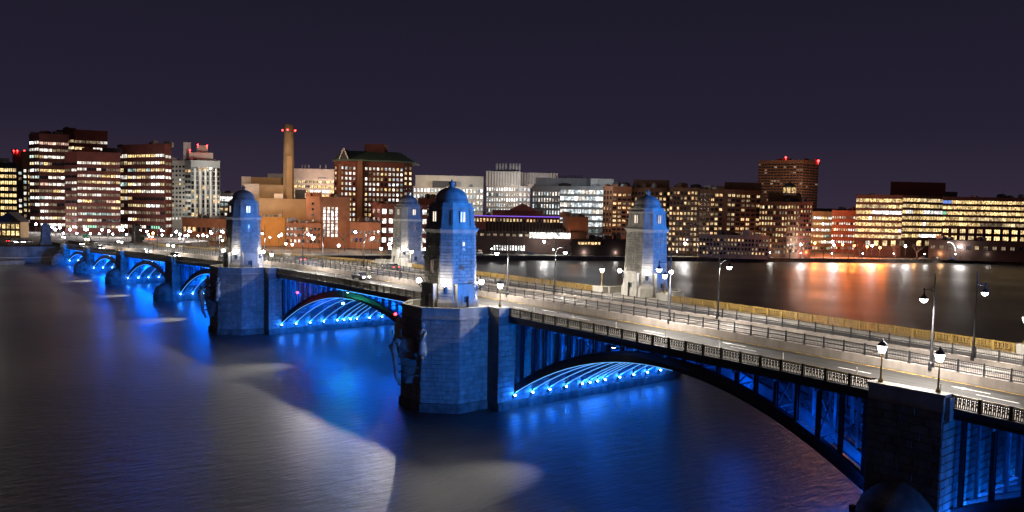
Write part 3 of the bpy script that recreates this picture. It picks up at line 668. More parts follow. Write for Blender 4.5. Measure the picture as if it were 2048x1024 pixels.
# navigation lights on the central span
def nav(loc, mt, col, label, power, hang):
    t_ = thing('navigation_light', label, 'navigation light', loc, 'navigation lights on the central span')
    mb = MB(); mb.tube([(0, 0, .2), (0, 0, hang), (.8, 0, hang + .1)], .05, 5); mb.box(-.2, .2, -.2, .2, .18, .32); mb.obj('bracket', M['steel'], t_)
    mb = MB(); mb.lathe([(.08, -.2), (.2, -.12), (.22, .05), (.16, .18)], 10); mb.obj('lens', mt, t_, True)
    point('signal_glow', (loc[0] + .2, loc[1], loc[2] - .1), power, col, .2)
nav((3.5, 37, 9.3), M['green'], (.02, 1, .5), 'green navigation light hanging at the crown of the central arch', 900, 2.2)
nav((3.3, 55, 9.5), M['red'], (1, .02, .02), 'red navigation light on the central span, far side by the second tower', 150, 2.0)
nav((2.5, 18, 9.7), M['red'], (1, .02, .02), 'red navigation light on the central span, close to the nearest pier', 150, 1.6)
# floodlights added under each crown to whiten a patch of river
for i, (m_, lb, dxw) in enumerate(((-27, 'nearest', -17), (35, 'central', -14), (97, 'third', -9), (151, 'fourth', -6.5), (200, 'fifth', -5))):
    z = zd(m_) - .9
    t_ = thing('water_floodlight', f'small hooded floodlight below the parapet of the {lb} span', 'floodlight', (3.3, m_, z), 'floodlights aimed at the river')
    mb = MB(); mb.box(-.2, .2, -.25, .25, -.1, .15); mb.obj('hood', M['black_iron'], t_)
    mb = MB(); mb.box(-.14, .14, -.18, .18, -.14, -.1); mb.obj('lens', M['lamp'], t_)
    spot('water_beam', (3.2, m_, z - .2), (dxw, m_, 0), 45000, (1, .95, .86), 34, 1.0)

# ---------------------------------------------------------------- railings along both edges
def rail_panel(w_, h_, mt, n_=11, bw=.036):
    mb = MB(); mb.box(-w_ / 2, w_ / 2, -.03, .03, h_ - .1, h_ - .03); mb.box(-w_ / 2, w_ / 2, -.03, .03, .05, .11); mb.box(-w_ / 2, w_ / 2, -.02, .02, h_ * .36, h_ * .36 + .035); mb.box(-w_ / 2, w_ / 2, -.02, .02, h_ * .62, h_ * .62 + .035)
    for k in range(n_):
        x = -w_ / 2 + w_ * (k + .5) / n_; mb.box(x - bw, x + bw, -.02, .02, .11, h_ - .1)
    for k in range(n_ // 2):
        x = -w_ / 2 + w_ * (2 * k + 1.5) / n_ - w_ / n_ * .5
        for z in (h_ * .49, h_ * .76): mb.box(x - .09, x + .09, -.025, .025, z - .07, z + .07)
    return mb.mesh('railing_panel', mt)
M['bronze'] = mat('dark_bronze_iron', (.03, .022, .008), .6, .2, 1.5)  # ochre iron with the unlit outer side's shade put into the colour
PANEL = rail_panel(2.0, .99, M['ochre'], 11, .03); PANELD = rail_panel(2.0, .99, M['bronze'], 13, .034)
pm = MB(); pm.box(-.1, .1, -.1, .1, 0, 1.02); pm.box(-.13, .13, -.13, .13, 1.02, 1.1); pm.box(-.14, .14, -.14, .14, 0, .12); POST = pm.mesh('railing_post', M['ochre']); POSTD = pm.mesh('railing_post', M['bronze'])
SN = ['beyond the dark corner pier, at the right edge', 'on the big span right of the nearest tower', 'on the central span between the towers', 'just past the second tower', 'on the second span past the second tower', 'on the third span past the second tower', 'on the fourth span past the second tower', 'on the last span by the far bank']
for si, (ya, yb) in enumerate(SP):
    for x, sd in ((3.78, 'Near-side'), (35.9, 'Far-side')):
        a0 = ya - (0 if si in (0, 2, 3) else 0); n_ = round((yb - ya) / 2.17); d = (yb - ya) / n_
        root = thing('bridge_railing', f'{sd} ochre iron lattice railing {SN[si]}', 'railing', (x, 0, 0), 'ochre lattice railings')
        for k in range(n_ + 1):
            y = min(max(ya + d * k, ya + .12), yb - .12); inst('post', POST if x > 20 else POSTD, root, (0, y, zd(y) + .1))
            if k < n_:
                y0, y1 = ya + d * k, ya + d * (k + 1); sl_ = math.atan2(zd(y1) - zd(y0), d)
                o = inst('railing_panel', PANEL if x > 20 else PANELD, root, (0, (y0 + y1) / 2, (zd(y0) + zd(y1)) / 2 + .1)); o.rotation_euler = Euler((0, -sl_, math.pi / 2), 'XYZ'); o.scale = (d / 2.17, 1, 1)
        tr = MB(); Y = [ya + (yb - ya) * k / 10 for k in range(11)]
        for a, b_ in zip(Y, Y[1:]): tr.bar((0, a, zd(a) + 1.13), (0, b_, zd(b_) + 1.13), .16, .08)
        tr.obj('top_rail', M['ochre'], root)

# track fences
def fence_panel(w_):
    mb = MB(); mb.box(-w_ / 2, w_ / 2, -.03, .03, 1.0, 1.07); mb.box(-w_ / 2, w_ / 2, -.03, .03, .52, .6); mb.box(-w_ / 2, w_ / 2, -.025, .025, .12, .17)
    n_ = 14
    for k in range(n_):
        x = -w_ / 2 + w_ * (k + .5) / n_; mb.box(x - .011, x + .011, -.011, .011, .17, 1.0)
    return mb.mesh('mesh_panel', M['black_iron'])
FP = fence_panel(2.1)
pm = MB(); pm.box(-.06, .06, -.06, .06, 0, 1.18); pm.box(-.14, .14, -.14, .14, -.03, .05); FPOST = pm.mesh('fence_post', M['black_iron'])
for x, dz, lb in ((14.94, .86, 'black safety fence on the near edge of the train tracks'), (24.76, .72, 'black safety fence on the far edge of the train tracks')):
    root = thing('track_fence', lb, 'fence', (x, 0, 0), 'black fences beside the tracks'); y = -99.3; y_end = 285
    while y < y_end:
        inst('post', FPOST, root, (0, y, zd(y) + dz)); y1 = y + 2.155
        o = inst('mesh_panel', FP, root, (0, (y + y1) / 2, (zd(y) + zd(y1)) / 2 + dz)); o.rotation_euler = Euler((0, -math.atan2(zd(y1) - zd(y), 2.155), math.pi / 2), 'XYZ')
        y = y1
# flexible lane posts
LP = MB(); LP.lathe([(.14, 0), (.14, .04), (.05, .06), (.05, .95), (.02, 1.0)], 8); LPM = LP.mesh('lane_post', M['white_paint'])
k = 0
for y in [-76, -67.5, -59.8, -52.6, -45.2, -38, -30.6, -23.2, -15.8, -8.4, -1, 16, 24, 32, 40, 48, 56]:
    o = inst('lane_post', LPM, None, (7.75, y, zd(y) + .005)); tag(o, f'{ORD[k]} white flexible lane post from the right, along the near kerb of the bridge', 'lane post', 'white lane posts'); k += 1

# ---------------------------------------------------------------- lamps on the bridge
def tall_lamp(x, y, sgn, dz, label, power=TL if 'TL' in globals() else 5200):
    zb0 = zd(y) + dz
    root = thing('street_lamp', label, 'street lamp', (x, y, zb0), 'tall arm lamps along the tracks')
    mb = MB(); mb.lathe([(.24, -.3), (.24, .35), (.14, .5), (.13, 1.6), (.10, 1.75), (.085, 5), (.06, 8.2), (.09, 8.25), (.04, 8.35), (.05, 8.5), (.01, 8.75)], 8); mb.obj('pole', M['black_iron'], root)
    mb = MB(); ax = sgn * 2.2
    mb.tube([(0, 0, 6.9), (sgn * .9, 0, 7.25), (ax, 0, 7.3)], .045, 5); mb.tube([(0, 0, 7.7), (sgn * .5, 0, 7.4), (sgn * .9, 0, 7.25)], .03, 5); mb.tube([(0, 0, 6.3), (sgn * .35, 0, 6.9), (sgn * .9, 0, 7.2)], .03, 5)
    mb.lathe([(.02, 0), (.12, .02), (.06, .2)], 6, (ax, 0, 7.25)); mb.obj('arm', M['black_iron'], root)
    mb = MB(); mb.lathe([(.36, -.05), (.34, .02), (.2, .22), (.08, .4), (.05, .75)], 10, (ax, 0, 6.5)); mb.obj('lamp_hood', M['black_iron'], root)
    mb = MB(); mb.lathe([(.1, -.36), (.24, -.27), (.32, -.1), (.33, -.05)], 12, (ax, 0, 6.5)); mb.obj('globe', M['lamp_hot'], root, True)
    spot('street_lamp_light', (x + ax, y, zb0 + 6.0), (x + ax, y + .001, 0), power, (1, .93, .84), 162, .12, .28)
    point('street_lamp_light', (x + ax, y, zb0 + 5.95), 300 if sgn < 0 else 2600, (1, .93, .84), .28)
    return root
PY = [-87, -56, -25.3, 6, 37, 68, 99, 130, 161, 192, 223, 254]
PLB = ['at the very right edge', 'with its lamp hanging over the road, rightmost in view', 'standing in front of the pale right-hand tower', 'just right of the nearest blue tower', 'left of the nearest tower, by the middle of the central span', 'rising right of the second tower', 'first beyond the second tower', 'second beyond the second tower', 'third beyond the second tower', 'fourth beyond the second tower', 'fifth beyond the second tower', 'farthest, near the bank']
for y, lb in zip(PY, PLB):
    tall_lamp(14.94, y, -1, .86, 'near-side arm lamp ' + lb, 16000); tall_lamp(24.76, y, 1, .72, 'far-side arm lamp ' + lb, 12000)
def post_lamp(x, y, z, label):
    root = thing('post_lantern', label, 'lantern', (x, y, z), 'ochre post lanterns on the parapets')
    mb = MB(); mb.lathe([(.2, -.1), (.2, .18), (.11, .3), (.08, .45), (.065, 1.6), (.055, 2.2), (.1, 2.25), (.14, 2.35), (.05, 2.42)], 8); mb.bar((-.28, 0, 2.2), (.28, 0, 2.2), .05); mb.obj('post', M['ochre'], root)
    mb = MB(); mb.hexa([(-.17, -.17, 2.42), (.17, -.17, 2.42), (.17, .17, 2.42), (-.17, .17, 2.42)], [(-.29, -.29, 3.0), (.29, -.29, 3.0), (.29, .29, 3.0), (-.29, .29, 3.0)]); mb.obj('lantern_glass', M['lamp'], root)
    mb = MB(); mb.lathe([(.44, 3.0), (.4, 3.06), (.2, 3.3), (.1, 3.36), (.06, 3.5), (.01, 3.62)], 8); mb.obj('cap', M['black_iron'], root)
    point('lantern_light', (x, y, z + 2.3), 110, (1, .88, .68), .25)
for (y, hwid, nm) in ((-59.15, 2.25, 'the dark corner pier'), (0, 6.8, 'the nearest tower'), (73.8, 6.8, 'the second tower'), (133.5, 2.25, 'the first small far pier'), (186.1, 2.25, 'the second small far pier'), (232.85, 2.25, 'the third small far pier'), (274.55, 2.25, 'the last small far pier')):
    z = zd(y) + 1.16
    for sg, sn in ((-1, 'right'), (1, 'left')):
        for x, xn in ((3.2, 'near'), (36.45, 'far')):
            post_lamp(x, y + sg * hwid, z, f'ochre post lantern on the {xn} parapet, {sn} corner of {nm}')

# blue floodlights added on each pier foot to wash the next pier's nose
for i, (y0, y1, nm) in enumerate(((-106, -61, 'the dark corner pier'), (-56.1, -6, 'the nearest tower pier'), (6.12, 68, 'the second tower pier'), (79.92, 131, 'the first small far pier'), (136.55, 184, 'the second small far pier'), (189.15, 231, 'the third small far pier'), (235.9, 272, 'the last small far pier'))):
    if i: 
        t_ = thing('pier_floodlight', f'low blue floodlight on the ledge opposite, washing {nm}', 'floodlight', (1.0, y0, 1.42 if i in (2, 3) else 2.38), 'blue floodlights washing the piers')
        mb = MB(); mb.box(-.25, .25, -.2, .15, -.3, .25); mb.obj('housing', M['steel_dark'], t_)
    spot('pier_wash', (1.0, y0 + .4, 2.9), (.5, y1, 8.5), 76000 if i else 40000, (.0, .19, 1.0), 36, .8, .3)
# distant blue floodlight that paints the tower faces
for tx, ty, pw_ in ((0, 0, 9000000), (2 * XC, 0, 6500000), (0, 73.8, 1300000), (2 * XC, 73.8, 3200000)):
    spot('tower_floodlight', (150, -260, 30), (tx, ty, 22.5), pw_, (.0, .21, 1.0), 3.7, .3, 1.0)

# ---------------------------------------------------------------- the city on the far bank
PANE = {
 'white': window_mat('office_window_white', (1, .80, .50), 1.5, (.95, .95, 1)), 'warm': window_mat('office_window_warm', (1, .62, .26), 1.1, (1, .85, .5)),
 'cool': window_mat('office_window_cool', (.70, .86, 1), 1.4, (1, 1, .9)), 'amber': window_mat('home_window_amber', (1, .50, .17), 1.3, (1, .72, .4), 2.0),
 'dim': window_mat('dim_window', (1, .72, .45), .28), 'dimcool': window_mat('dim_cool_window', (.7, .85, .8), .22), 'dark': M['glass_dark'],
 'green': emit('green_window', (.25, .9, .55), .9, 'NONE'), 'blue': emit('blue_window', (.15, .35, 1), 1.0, 'NONE'), 'gold': window_mat('gold_window', (1, .56, .15), 1.7, (1, .80, .42), 2.4, .15),
 'pink': window_mat('pink_window', (1, .45, .35), 1.1, (1, .8, .6)), 'teal': window_mat('teal_window', (.45, .8, .85), .8, (.9, 1, .8)),
 'bright': window_mat('bright_window', (1, .95, .86), 2.6, (1, 1, 1))}
PAL = {'office': [('white', 5), ('warm', 4), ('dim', 4), ('dark', 3), ('bright', 1.3), ('teal', .8), ('gold', 1.5), ('pink', .3)], 'officelow': [('white', 2), ('warm', 2), ('dim', 4), ('dark', 4)], 'cool': [('cool', 6), ('white', 4), ('dimcool', 1), ('bright', 1)],
       'home': [('amber', 3), ('warm', 2), ('dim', 3), ('dark', 8)], 'homelit': [('amber', 4), ('warm', 3), ('dim', 2), ('dark', 4)], 'gold': [('gold', 8), ('warm', 2), ('dim', 1), ('bright', 1)],
       'grid': [('white', 6), ('warm', 4), ('cool', 2), ('dim', 2), ('dark', 2), ('gold', 2), ('teal', .6)], 'dim': [('dim', 4), ('dark', 5), ('amber', 1)], 'warm': [('warm', 1)], 'lit': [('bright', 3), ('white', 3)], 'tower': [('dim', 1), ('dark', 9)], 'white': [('dimcool', 4), ('dark', 6), ('amber', 1), ('white', 1), ('warm', 1)]}
WALL = {'brick': mat('red_brick', (.23, .075, .05), .9, .25, .25), 'brick2': mat('orange_brick', (.33, .15, .08), .9, .2, .25), 'brown': mat('brown_brick', (.15, .085, .055), .9, .25, .25), 'tan': mat('tan_panel', (.36, .26, .15), .85, .15, .15),
        'pale': mat('pale_panel', (.60, .53, .46), .8, .12, .2), 'grey': mat('grey_panel', (.34, .35, .36), .7, .15, .2), 'dark': mat('dark_brown_cladding', (.06, .035, .028), .8, .2, .2), 'white': mat('white_cladding', (.70, .70, .68), .7, .12, .25),
        'dgrey': mat('charcoal_cladding', (.05, .05, .06), .7, .2, .2), 'green': mat('green_copper_roof', (.10, .16, .11), .7, .2, .3), 'orange': mat('ochre_cladding', (.42, .22, .06), .85, .15, .15), 'maroon': mat('maroon_cladding', (.13, .04, .034), .85, .2, .2)}
def unit_window(bars, sill=True, deep=.16):
    mb = MB(); mb.poly([(-.5, -.03, 0), (.5, -.03, 0), (.5, -.03, 1), (-.5, -.03, 1)], 0)
    for k in range(bars + 2):
        x = -.5 + k / (bars + 1); e_ = .025 if 0 < k < bars + 1 else .04
        mb.box(x - e_, x + e_, -deep, -.01, 0, 1, 1)
    mb.box(-.54, .54, -deep - .1, -.01, -.07, 0, 1)
    return mb.mesh('window', [M['glass_dark'], M['frame']])
UW = {0: unit_window(0), 1: unit_window(1), 2: unit_window(2), 3: unit_window(3)}
def window(parent, Pt, ang, w_, h_, pane, bars=1, name='window'):
    o = inst(name, UW[bars], parent, Pt, ang, (w_, 1, h_)); o.material_slots[0].link = 'OBJECT'; o.material_slots[0].material = PANE[pane]; return o
def pick(pal, rnd):
    L = PAL[pal]; t_ = rnd.uniform(0, sum(w_ for _, w_ in L))
    for k, w_ in L:
        t_ -= w_
        if t_ <= 0: return k
    return L[-1][0]
def facade(parent, P, Q, z0, z1, floors, cols, wr=.8, hr=.5, pal='office', bars=1, corr=.55, seed=0, skip=None, bands=None, piers=None, mb=None, only=None):
    rnd = random.Random(seed); P = Vector((P.x, P.y, 0)); Q = Vector((Q.x, Q.y, 0)); d = Q - P; L = d.length; u = d / L; ang = math.atan2(u.y, u.x)
    nn = Vector((u.y, -u.x, 0)); fh = (z1 - z0) / floors; cw = L / cols
    for i in range(floors):
        last = pick(pal, rnd); fl_ = rnd.random()
        for j in range(cols):
            if rnd.random() > corr: last = pick(pal, rnd)
            if skip and skip(i, j): continue
            k = only(i, j) if only else None
            c = P + u * (cw * (j + .5)) + Vector((0, 0, z0 + fh * (i + (1 - hr) / 2)))
            window(parent, c, ang, cw * wr, fh * hr, k or last, bars)
        if mb is not None and bands:
            zc = z0 + fh * i; a = P + nn * bands; b_ = Q + nn * bands
            zz0 = zc - fh * (1 - hr) / 2 + .05; zz1 = zc + fh * (1 - hr) / 2 - .1
            mb.hexa([(P.x, P.y, zz0), (a.x, a.y, zz0), (b_.x, b_.y, zz0), (Q.x, Q.y, zz0)], [(P.x, P.y, zz1), (a.x, a.y, zz1), (b_.x, b_.y, zz1), (Q.x, Q.y, zz1)])
    if mb is not None and piers:
        for j in range(0, cols + 1, piers):
            c = P + u * (cw * j); w_ = u * (cw * (1 - wr) * .5 + .08); o = nn * .35
            mb.hexa([tuple(v_ + Vector((0, 0, z0 - .5))) for v_ in (c - w_, c - w_ + o, c + w_ + o, c + w_)], [tuple(v_ + Vector((0, 0, z1 + .02))) for v_ in (c - w_, c - w_ + o, c + w_ + o, c + w_)])
WH = Vector((.639, .769, 0))
def building(label, front, ytop, wall, segs=(), depth=26, ref=0, zbase=None, name='office_building', cat='building', group=None, roof=(), parapet=True):
    pts = [at(x, d) for x, d in front]
    z1 = zt(front[ref][0], ytop, front[ref][1]); zb = 1.9 if zbase is None else zbase
    org = pts[0].copy(); root = thing(name, label, cat, (org.x, org.y, zb), group)
    Lp = [p_ - org for p_ in pts]; CO = Vector((C.x, C.y, 0)) - org; CO.z = 0; back = [Lp[-1] + (Lp[-1] - CO).normalized() * depth, Lp[0] + (Lp[0] - CO).normalized() * depth]
    mb = MB(); poly = Lp + back; z1 -= zb
    mb.hexa([(v_.x, v_.y, 0) for v_ in poly], [(v_.x, v_.y, z1) for v_ in poly])
    for k, sg in enumerate(segs):
        if not sg: continue
        i0 = sg.get('seg', k); P, Q = Lp[i0], Lp[i0 + 1]
        x_, d_ = front[i0]
        za = (zt(x_, sg['y1'], d_) - zb) if 'y1' in sg else 2.0; zz = (zt(x_, sg['y0'], d_) - zb) if 'y0' in sg else z1 - 1.2
        u0, u1 = sg.get('u', (0, 1)); A = P.lerp(Q, u0); B_ = P.lerp(Q, u1)
        kw = {q: sg[q] for q in ('wr', 'hr', 'pal', 'bars', 'corr', 'seed', 'skip', 'bands', 'piers', 'only') if q in sg}
        facade(root, A, B_, za, zz, sg['f'], sg['c'], mb=mb, **kw)
    mb.obj('wall', WALL[wall], root)
    if parapet:
        pm_ = MB()
        for a, b_ in zip(poly, poly[1:] + poly[:1]): pm_.bar((a.x, a.y, z1 + .35), (b_.x, b_.y, z1 + .35), .5, .7)
        pm_.obj('roof_parapet', WALL[wall], root)
    rr = random.Random(len(label) * 7 + int(abs(org.x)))
    if len(front) <= 5 and parapet:
        for _ in range(rr.randint(3, 6)):
            k = rr.randrange(len(Lp) - 1); p0 = Lp[k].lerp(Lp[k + 1], rr.uniform(.1, .9)); q0 = p0 + (p0 - CO).normalized() * rr.uniform(3, depth * .6); w1, w2, h_ = rr.uniform(.8, 3), rr.uniform(.8, 2.5), rr.uniform(1.2, 3.2)
            um = MB(); um.box(q0.x - w1, q0.x + w1, q0.y - w2, q0.y + w2, z1 - .05, z1 + h_); um.box(q0.x - w1 * .6, q0.x + w1 * .6, q0.y - w2 * .6, q0.y + w2 * .6, z1 + h_, z1 + h_ + .4)
            um.obj('roof_unit', WALL[rr.choice(['grey', 'dgrey', wall])], root)
        um = MB(); um.tube([(q0.x + 2, q0.y, z1 - .1), (q0.x + 2, q0.y, z1 + rr.uniform(3.5, 6))], .09, 5); um.obj('roof_mast', WALL['dgrey'], root)
    for r in roof:   # boxes on the roof: x0, x1, y_top, depth, material, thickness
        a, b_ = at(r[0], r[3]) - org, at(r[1], r[3]) - org; h = zt(r[0], r[2], r[3]) - zb; th = r[5] if len(r) > 5 else 10
        rm = MB(); q = [a, b_, b_ + (b_ - CO).normalized() * th, a + (a - CO).normalized() * th]; rm.hexa([(v_.x, v_.y, z1 - .1) for v_ in q], [(v_.x, v_.y, h) for v_ in q]); rm.obj(r[6] if len(r) > 6 else 'plant_room', WALL[r[4]], root)
    return root, org, zb, z1
def child_lamp(root, org, zb, x, y, d, mt, r=.5, name='warning_light'):
    P = at(x, d) - org; mb = MB(); mb.lathe([(r * .5, -r), (r, -r * .3), (r, r * .3), (r * .4, r)], 8, (P.x, P.y, zt(x, y, d) - zb)); mb.bar((P.x, P.y, zt(x, y, d) - zb - r), (P.x, P.y, zt(x, y, d) - zb - r - 1.6), .12); mb.obj(name, mt, root, True)
def stack(root, org, zb, z0, x, y, d, r, mt, name='exhaust_stack'):
    P = at(x, d) - org; mb = MB(); mb.lathe([(r, z0), (r, zt(x, y, d) - zb), (r * .8, zt(x, y, d) - zb + .01)], 8, (P.x, P.y, 0)); mb.obj(name, WALL[mt], root, True)

# far left
building('low office block with warm ribbon windows at the far left edge', [(-40, 600), (34, 596)], 326, 'dgrey', [dict(f=11, c=9, y0=332, y1=470, wr=.9, hr=.5, pal='gold', seed=1, bands=.5)], roof=[(-20, 20, 315, 610, 'grey')])
r_ = building('slim twin-topped brown tower with red roof lights behind the far left block', [(26, 700), (46, 696), (64, 700)], 303, 'brown', [dict(f=12, c=2, y0=340, y1=470, pal='office', seed=2, wr=.6), dict(f=12, c=2, y0=335, y1=470, pal='office', seed=3, wr=.6)])
for x in (29, 36, 50): child_lamp(*r_[:3], x, 301, 697, M['red'], .6)
building('tall red-brick tower with stepped dark top, second tall one from the left', [(115, 548), (150, 540), (216, 548)], 262, 'maroon', [dict(f=7, c=4, y0=276, y1=368, pal='office', seed=4, wr=.9, hr=.38, bands=.5), dict(f=7, c=9, y0=276, y1=368, pal='office', seed=5, wr=.93, hr=.38, bands=.5, corr=.7)], depth=20)
building('tall red-brick ribbon-window tower, leftmost of the close brick group', [(60, 510), (80, 500), (139, 505)], 271, 'maroon', [dict(f=13, c=2, y0=279, y1=455, pal='office', seed=6, wr=.9, hr=.38, bands=.5), dict(f=13, c=7, y0=279, y1=455, pal='office', seed=7, wr=.93, hr=.38, bands=.5)])
building('broad red-brick ribbon-window office tower with curved corner, between the two taller ones', [(131, 474), (155, 465), (241, 470)], 306, 'maroon', [dict(f=11, c=2, y0=321, y1=458, pal='officelow', seed=8, wr=.9, hr=.38, bands=.5), dict(f=11, c=9, y0=318, y1=458, pal='office', seed=9, wr=.94, hr=.38, bands=.5, only=lambda i, j: 'green' if (i == 0 and j in (2, 3)) else None)], roof=[(205, 244, 295, 480, 'dgrey')])
building('red-brick and dark glass office tower, rightmost of the close brick group', [(241, 492), (256, 488), (330, 470), (343, 480)], 292, 'maroon', [dict(f=11, c=2, y0=305, y1=458, pal='office', seed=10, wr=.9, bands=.3), dict(f=11, c=8, y0=305, y1=458, pal='office', seed=11, wr=.94, hr=.38, bands=.5, only=lambda i, j: 'green' if (i == 0 and j in (5, 6)) else None), dict(f=11, c=1, y0=305, y1=458, pal='officelow', seed=12, wr=.93, hr=.38, bands=.5)])
building('grey-white slab tower with small square windows beside the brick group', [(343, 610), (371, 606)], 322, 'white', [dict(f=13, c=4, y0=328, y1=440, pal='white', seed=13, wr=.5, hr=.45)])
r_ = building('white finned glass tower with stepped crown and red lights', [(370, 598), (382, 590), (440, 594)], 322, 'grey', [dict(f=10, c=2, y0=336, y1=442, pal='white', seed=14, wr=.8), dict(f=12, c=8, y0=332, y1=442, pal='white', seed=15, wr=.7, hr=.7, piers=None)], roof=[(378, 426, 304, 600, 'pale', 16, 'upper_tier'), (394, 416, 290, 604, 'pale', 8), (367, 382, 284, 606, 'white', 14, 'side_fin')])
for j in range(5):   # white vertical fins
    x = 388 + j * 10.5; a = at(x, 589.5) - r_[1]; b_ = at(x + 3.5, 589.5) - r_[1]; mb = MB(); mb.hexa([(q.x, q.y, 2) for q in (a, b_, b_ + WH, a + WH)], [(q.x, q.y, zt(x, 336 + j % 2 * 5, 590) - r_[2]) for q in (a, b_, b_ + WH, a + WH)]); mb.obj('vertical_fin', WALL['white'], r_[0])
for x, y in ((380, 300), (396, 289), (414, 291)): child_lamp(*r_[:3], x, y, 592, M['red'], .5)
building('low white-lit pavilion block behind the second bridge tower', [(424, 640), (472, 640)], 386, 'white', [dict(f=1, c=5, y0=391, y1=401, pal='lit', seed=16, wr=.98, hr=.9, corr=1), dict(seg=0, f=3, c=4, y0=402, y1=432, pal='office', seed=17)])
building('long low orange-lit brick hall between the white tower and the second bridge tower', [(364, 500), (452, 496)], 437, 'brick2', [dict(f=2, c=9, y0=448, y1=484, pal='dim', seed=18, wr=.6)], name='brick_hall')
# power station
r_ = building('stepped tan power station with lit side walls, below the tall chimney', [(486, 476), (518, 470), (614, 480)], 397, 'tan', [None, dict(seg=1, f=1, c=14, y0=428, y1=433, pal='gold', seed=20, wr=.8, hr=.8, u=(0, .45), corr=1)], roof=[(486, 518, 366, 482, 'pale', 16, 'boiler_house'), (516, 568, 368, 484, 'tan', 16, 'boiler_house'), (483, 502, 352, 498, 'pale', 10, 'boiler_house'), (502, 568, 353, 500, 'tan', 12, 'boiler_house'), (548, 566, 386, 475, 'pale', 6, 'boiler_house'), (590, 612, 378, 488, 'dgrey', 6, 'boiler_house')], depth=30, name='power_station', cat='power station')
building('orange-lit annex with blank ochre wall at the foot of the power station', [(493, 462), (522, 460), (570, 462)], 434, 'orange', [dict(f=3, c=3, y0=437, y1=470, pal='lit', seed=21, wr=.7), None], name='power_station_annex', depth=14)
building('orange brick turbine hall with four tall lit window strips', [(612, 456), (640, 452), (700, 456)], 394, 'brick2', [None, dict(seg=1, f=9, c=4, y0=412, y1=473, pal='lit', seed=22, wr=.62, hr=.8, corr=1, u=(.08, .62)), dict(seg=0, f=4, c=1, y0=400, y1=445, pal='white', wr=.14, hr=.35, seed=23, corr=1)], roof=[(612, 643, 383, 458, 'brick2', 14, 'hall_tower')], name='turbine_hall', depth=24)
building('low brown brick wing in front of the turbine hall with small windows', [(572, 450), (642, 446)], 446, 'brick2', [dict(f=3, c=9, y0=450, y1=486, pal='officelow', seed=24, wr=.6)], depth=8, name='low_wing')
building('low blank orange brick wing right of the turbine hall', [(700, 452), (762, 450)], 445, 'brick2', [dict(f=2, c=7, y0=455, y1=486, pal='dim', seed=25, wr=.5)], depth=14, name='low_wing')
# chimney
ch = thing('factory_chimney', 'tall tan power station chimney with a ring of red lights', 'chimney', tuple(at(577, 486, 1.9)))
H_ = zt(577, 250, 486) - 1.9; mb = MB(); mb.lathe([(3.6, 0), (3.25, H_ * .6), (3.05, H_), (2.6, H_), (2.6, H_ - 1)], 18); mb.obj('shaft', WALL['tan'], ch, True)
zr = zt(577, 262, 486) - 1.9; mb = MB(); mb.lathe([(3.1, zr - .6), (4.0, zr - .5), (4.0, zr - .2), (3.1, zr - .2)], 18); mb.obj('ring_gallery', WALL['dgrey'], ch)
mb = MB()
for k in range(4):
    a = k * math.pi / 2 + .95; mb.lathe([(.3, -.4), (.5, -.2), (.5, .3), (.3, .4)], 8, (3.8 * math.cos(a), 3.8 * math.sin(a), zr + .4))
tag(mb.obj('red_beacons', M['red'], ch), kind='stuff')
mb = MB(); mb.hexa([(-3.6, -5.5, 0), (-.2, -5.5, 0), (-.2, -2.4, 0), (-3.6, -2.4, 0)], [(-3.6, -5.5, zt(572, 318, 480)), (-.2, -5.5, zt(572, 318, 480)), (-.2, -2.4, zt(572, 318, 480)), (-3.6, -2.4, zt(572, 318, 480))]); mb.obj('flue_duct', WALL['tan'], ch)
r_ = building('pale laboratory with a drum-shaped plant floor and yellow lit levels, behind the chimney', [(570, 560), (668, 556)], 357, 'pale', [dict(f=5, c=12, y0=357, y1=404, pal='gold', seed=26, wr=.92, bands=.3)], roof=[(584, 668, 336, 562, 'pale', 22, 'plant_drum'), (535, 584, 346, 575, 'grey', 10)])
for x in (604, 610, 617, 640, 651): stack(r_[0], r_[1], r_[2], r_[3], x, 329, 566, .5, 'grey')
# green gabled brick block
r_ = building('big brick office block with green gabled roof and a full grid of lit windows', [(668, 508), (688, 498), (806, 506), (824, 514)], 322, 'brick', [dict(f=11, c=3, y0=330, y1=443, pal='grid', seed=27, wr=.5, hr=.5, corr=.3), dict(f=11, c=15, y0=330, y1=443, pal='grid', seed=28, wr=.55, hr=.52, corr=.3, skip=lambda i, j: j in (3, 4)), dict(f=11, c=2, y0=330, y1=443, pal='grid', seed=29, wr=.5, hr=.5, corr=.3)], parapet=False)
org = r_[1]; a = [at(x, d) - org for x, d in ((664, 505), (688, 494), (808, 502), (828, 512))]; bk = [a[3] + WH * 26, a[0] + WH * 26]; tp = [at(684, 516) - org, at(694, 510) - org, at(795, 516) - org, at(800, 520) - org]; tb = [tp[3] + WH * 6, tp[0] + WH * 6]
z0 = r_[3]; zr = zt(690, 301, 512) - r_[2]; mb = MB(); mb.hexa([(q.x, q.y, z0) for q in a + bk], [(q.x, q.y, z0 + .8) for q in a + bk]); mb.hexa([(q.x, q.y, z0 + .8) for q in a + bk], [(q.x, q.y, zr) for q in tp + tb]); mb.obj('green_roof', WALL['green'], r_[0])
mb = MB(); g0, g1 = at(678, 495) - org, at(696, 495) - org; gm = (g0 + g1) / 2; zg = zt(687, 297, 495) - r_[2]
mb.hexa([(g0.x, g0.y, z0 + .8), (g1.x, g1.y, z0 + .8), (g1.x + 8, g1.y + 10, z0 + .8), (g0.x + 8, g0.y + 10, z0 + .8)], [(gm.x - .1, gm.y, zg), (gm.x + .1, gm.y, zg), (gm.x + 8.1, gm.y + 10, zg), (gm.x + 7.9, gm.y + 10, zg)]); gb = mb.obj('gable', WALL['dgrey'], r_[0])
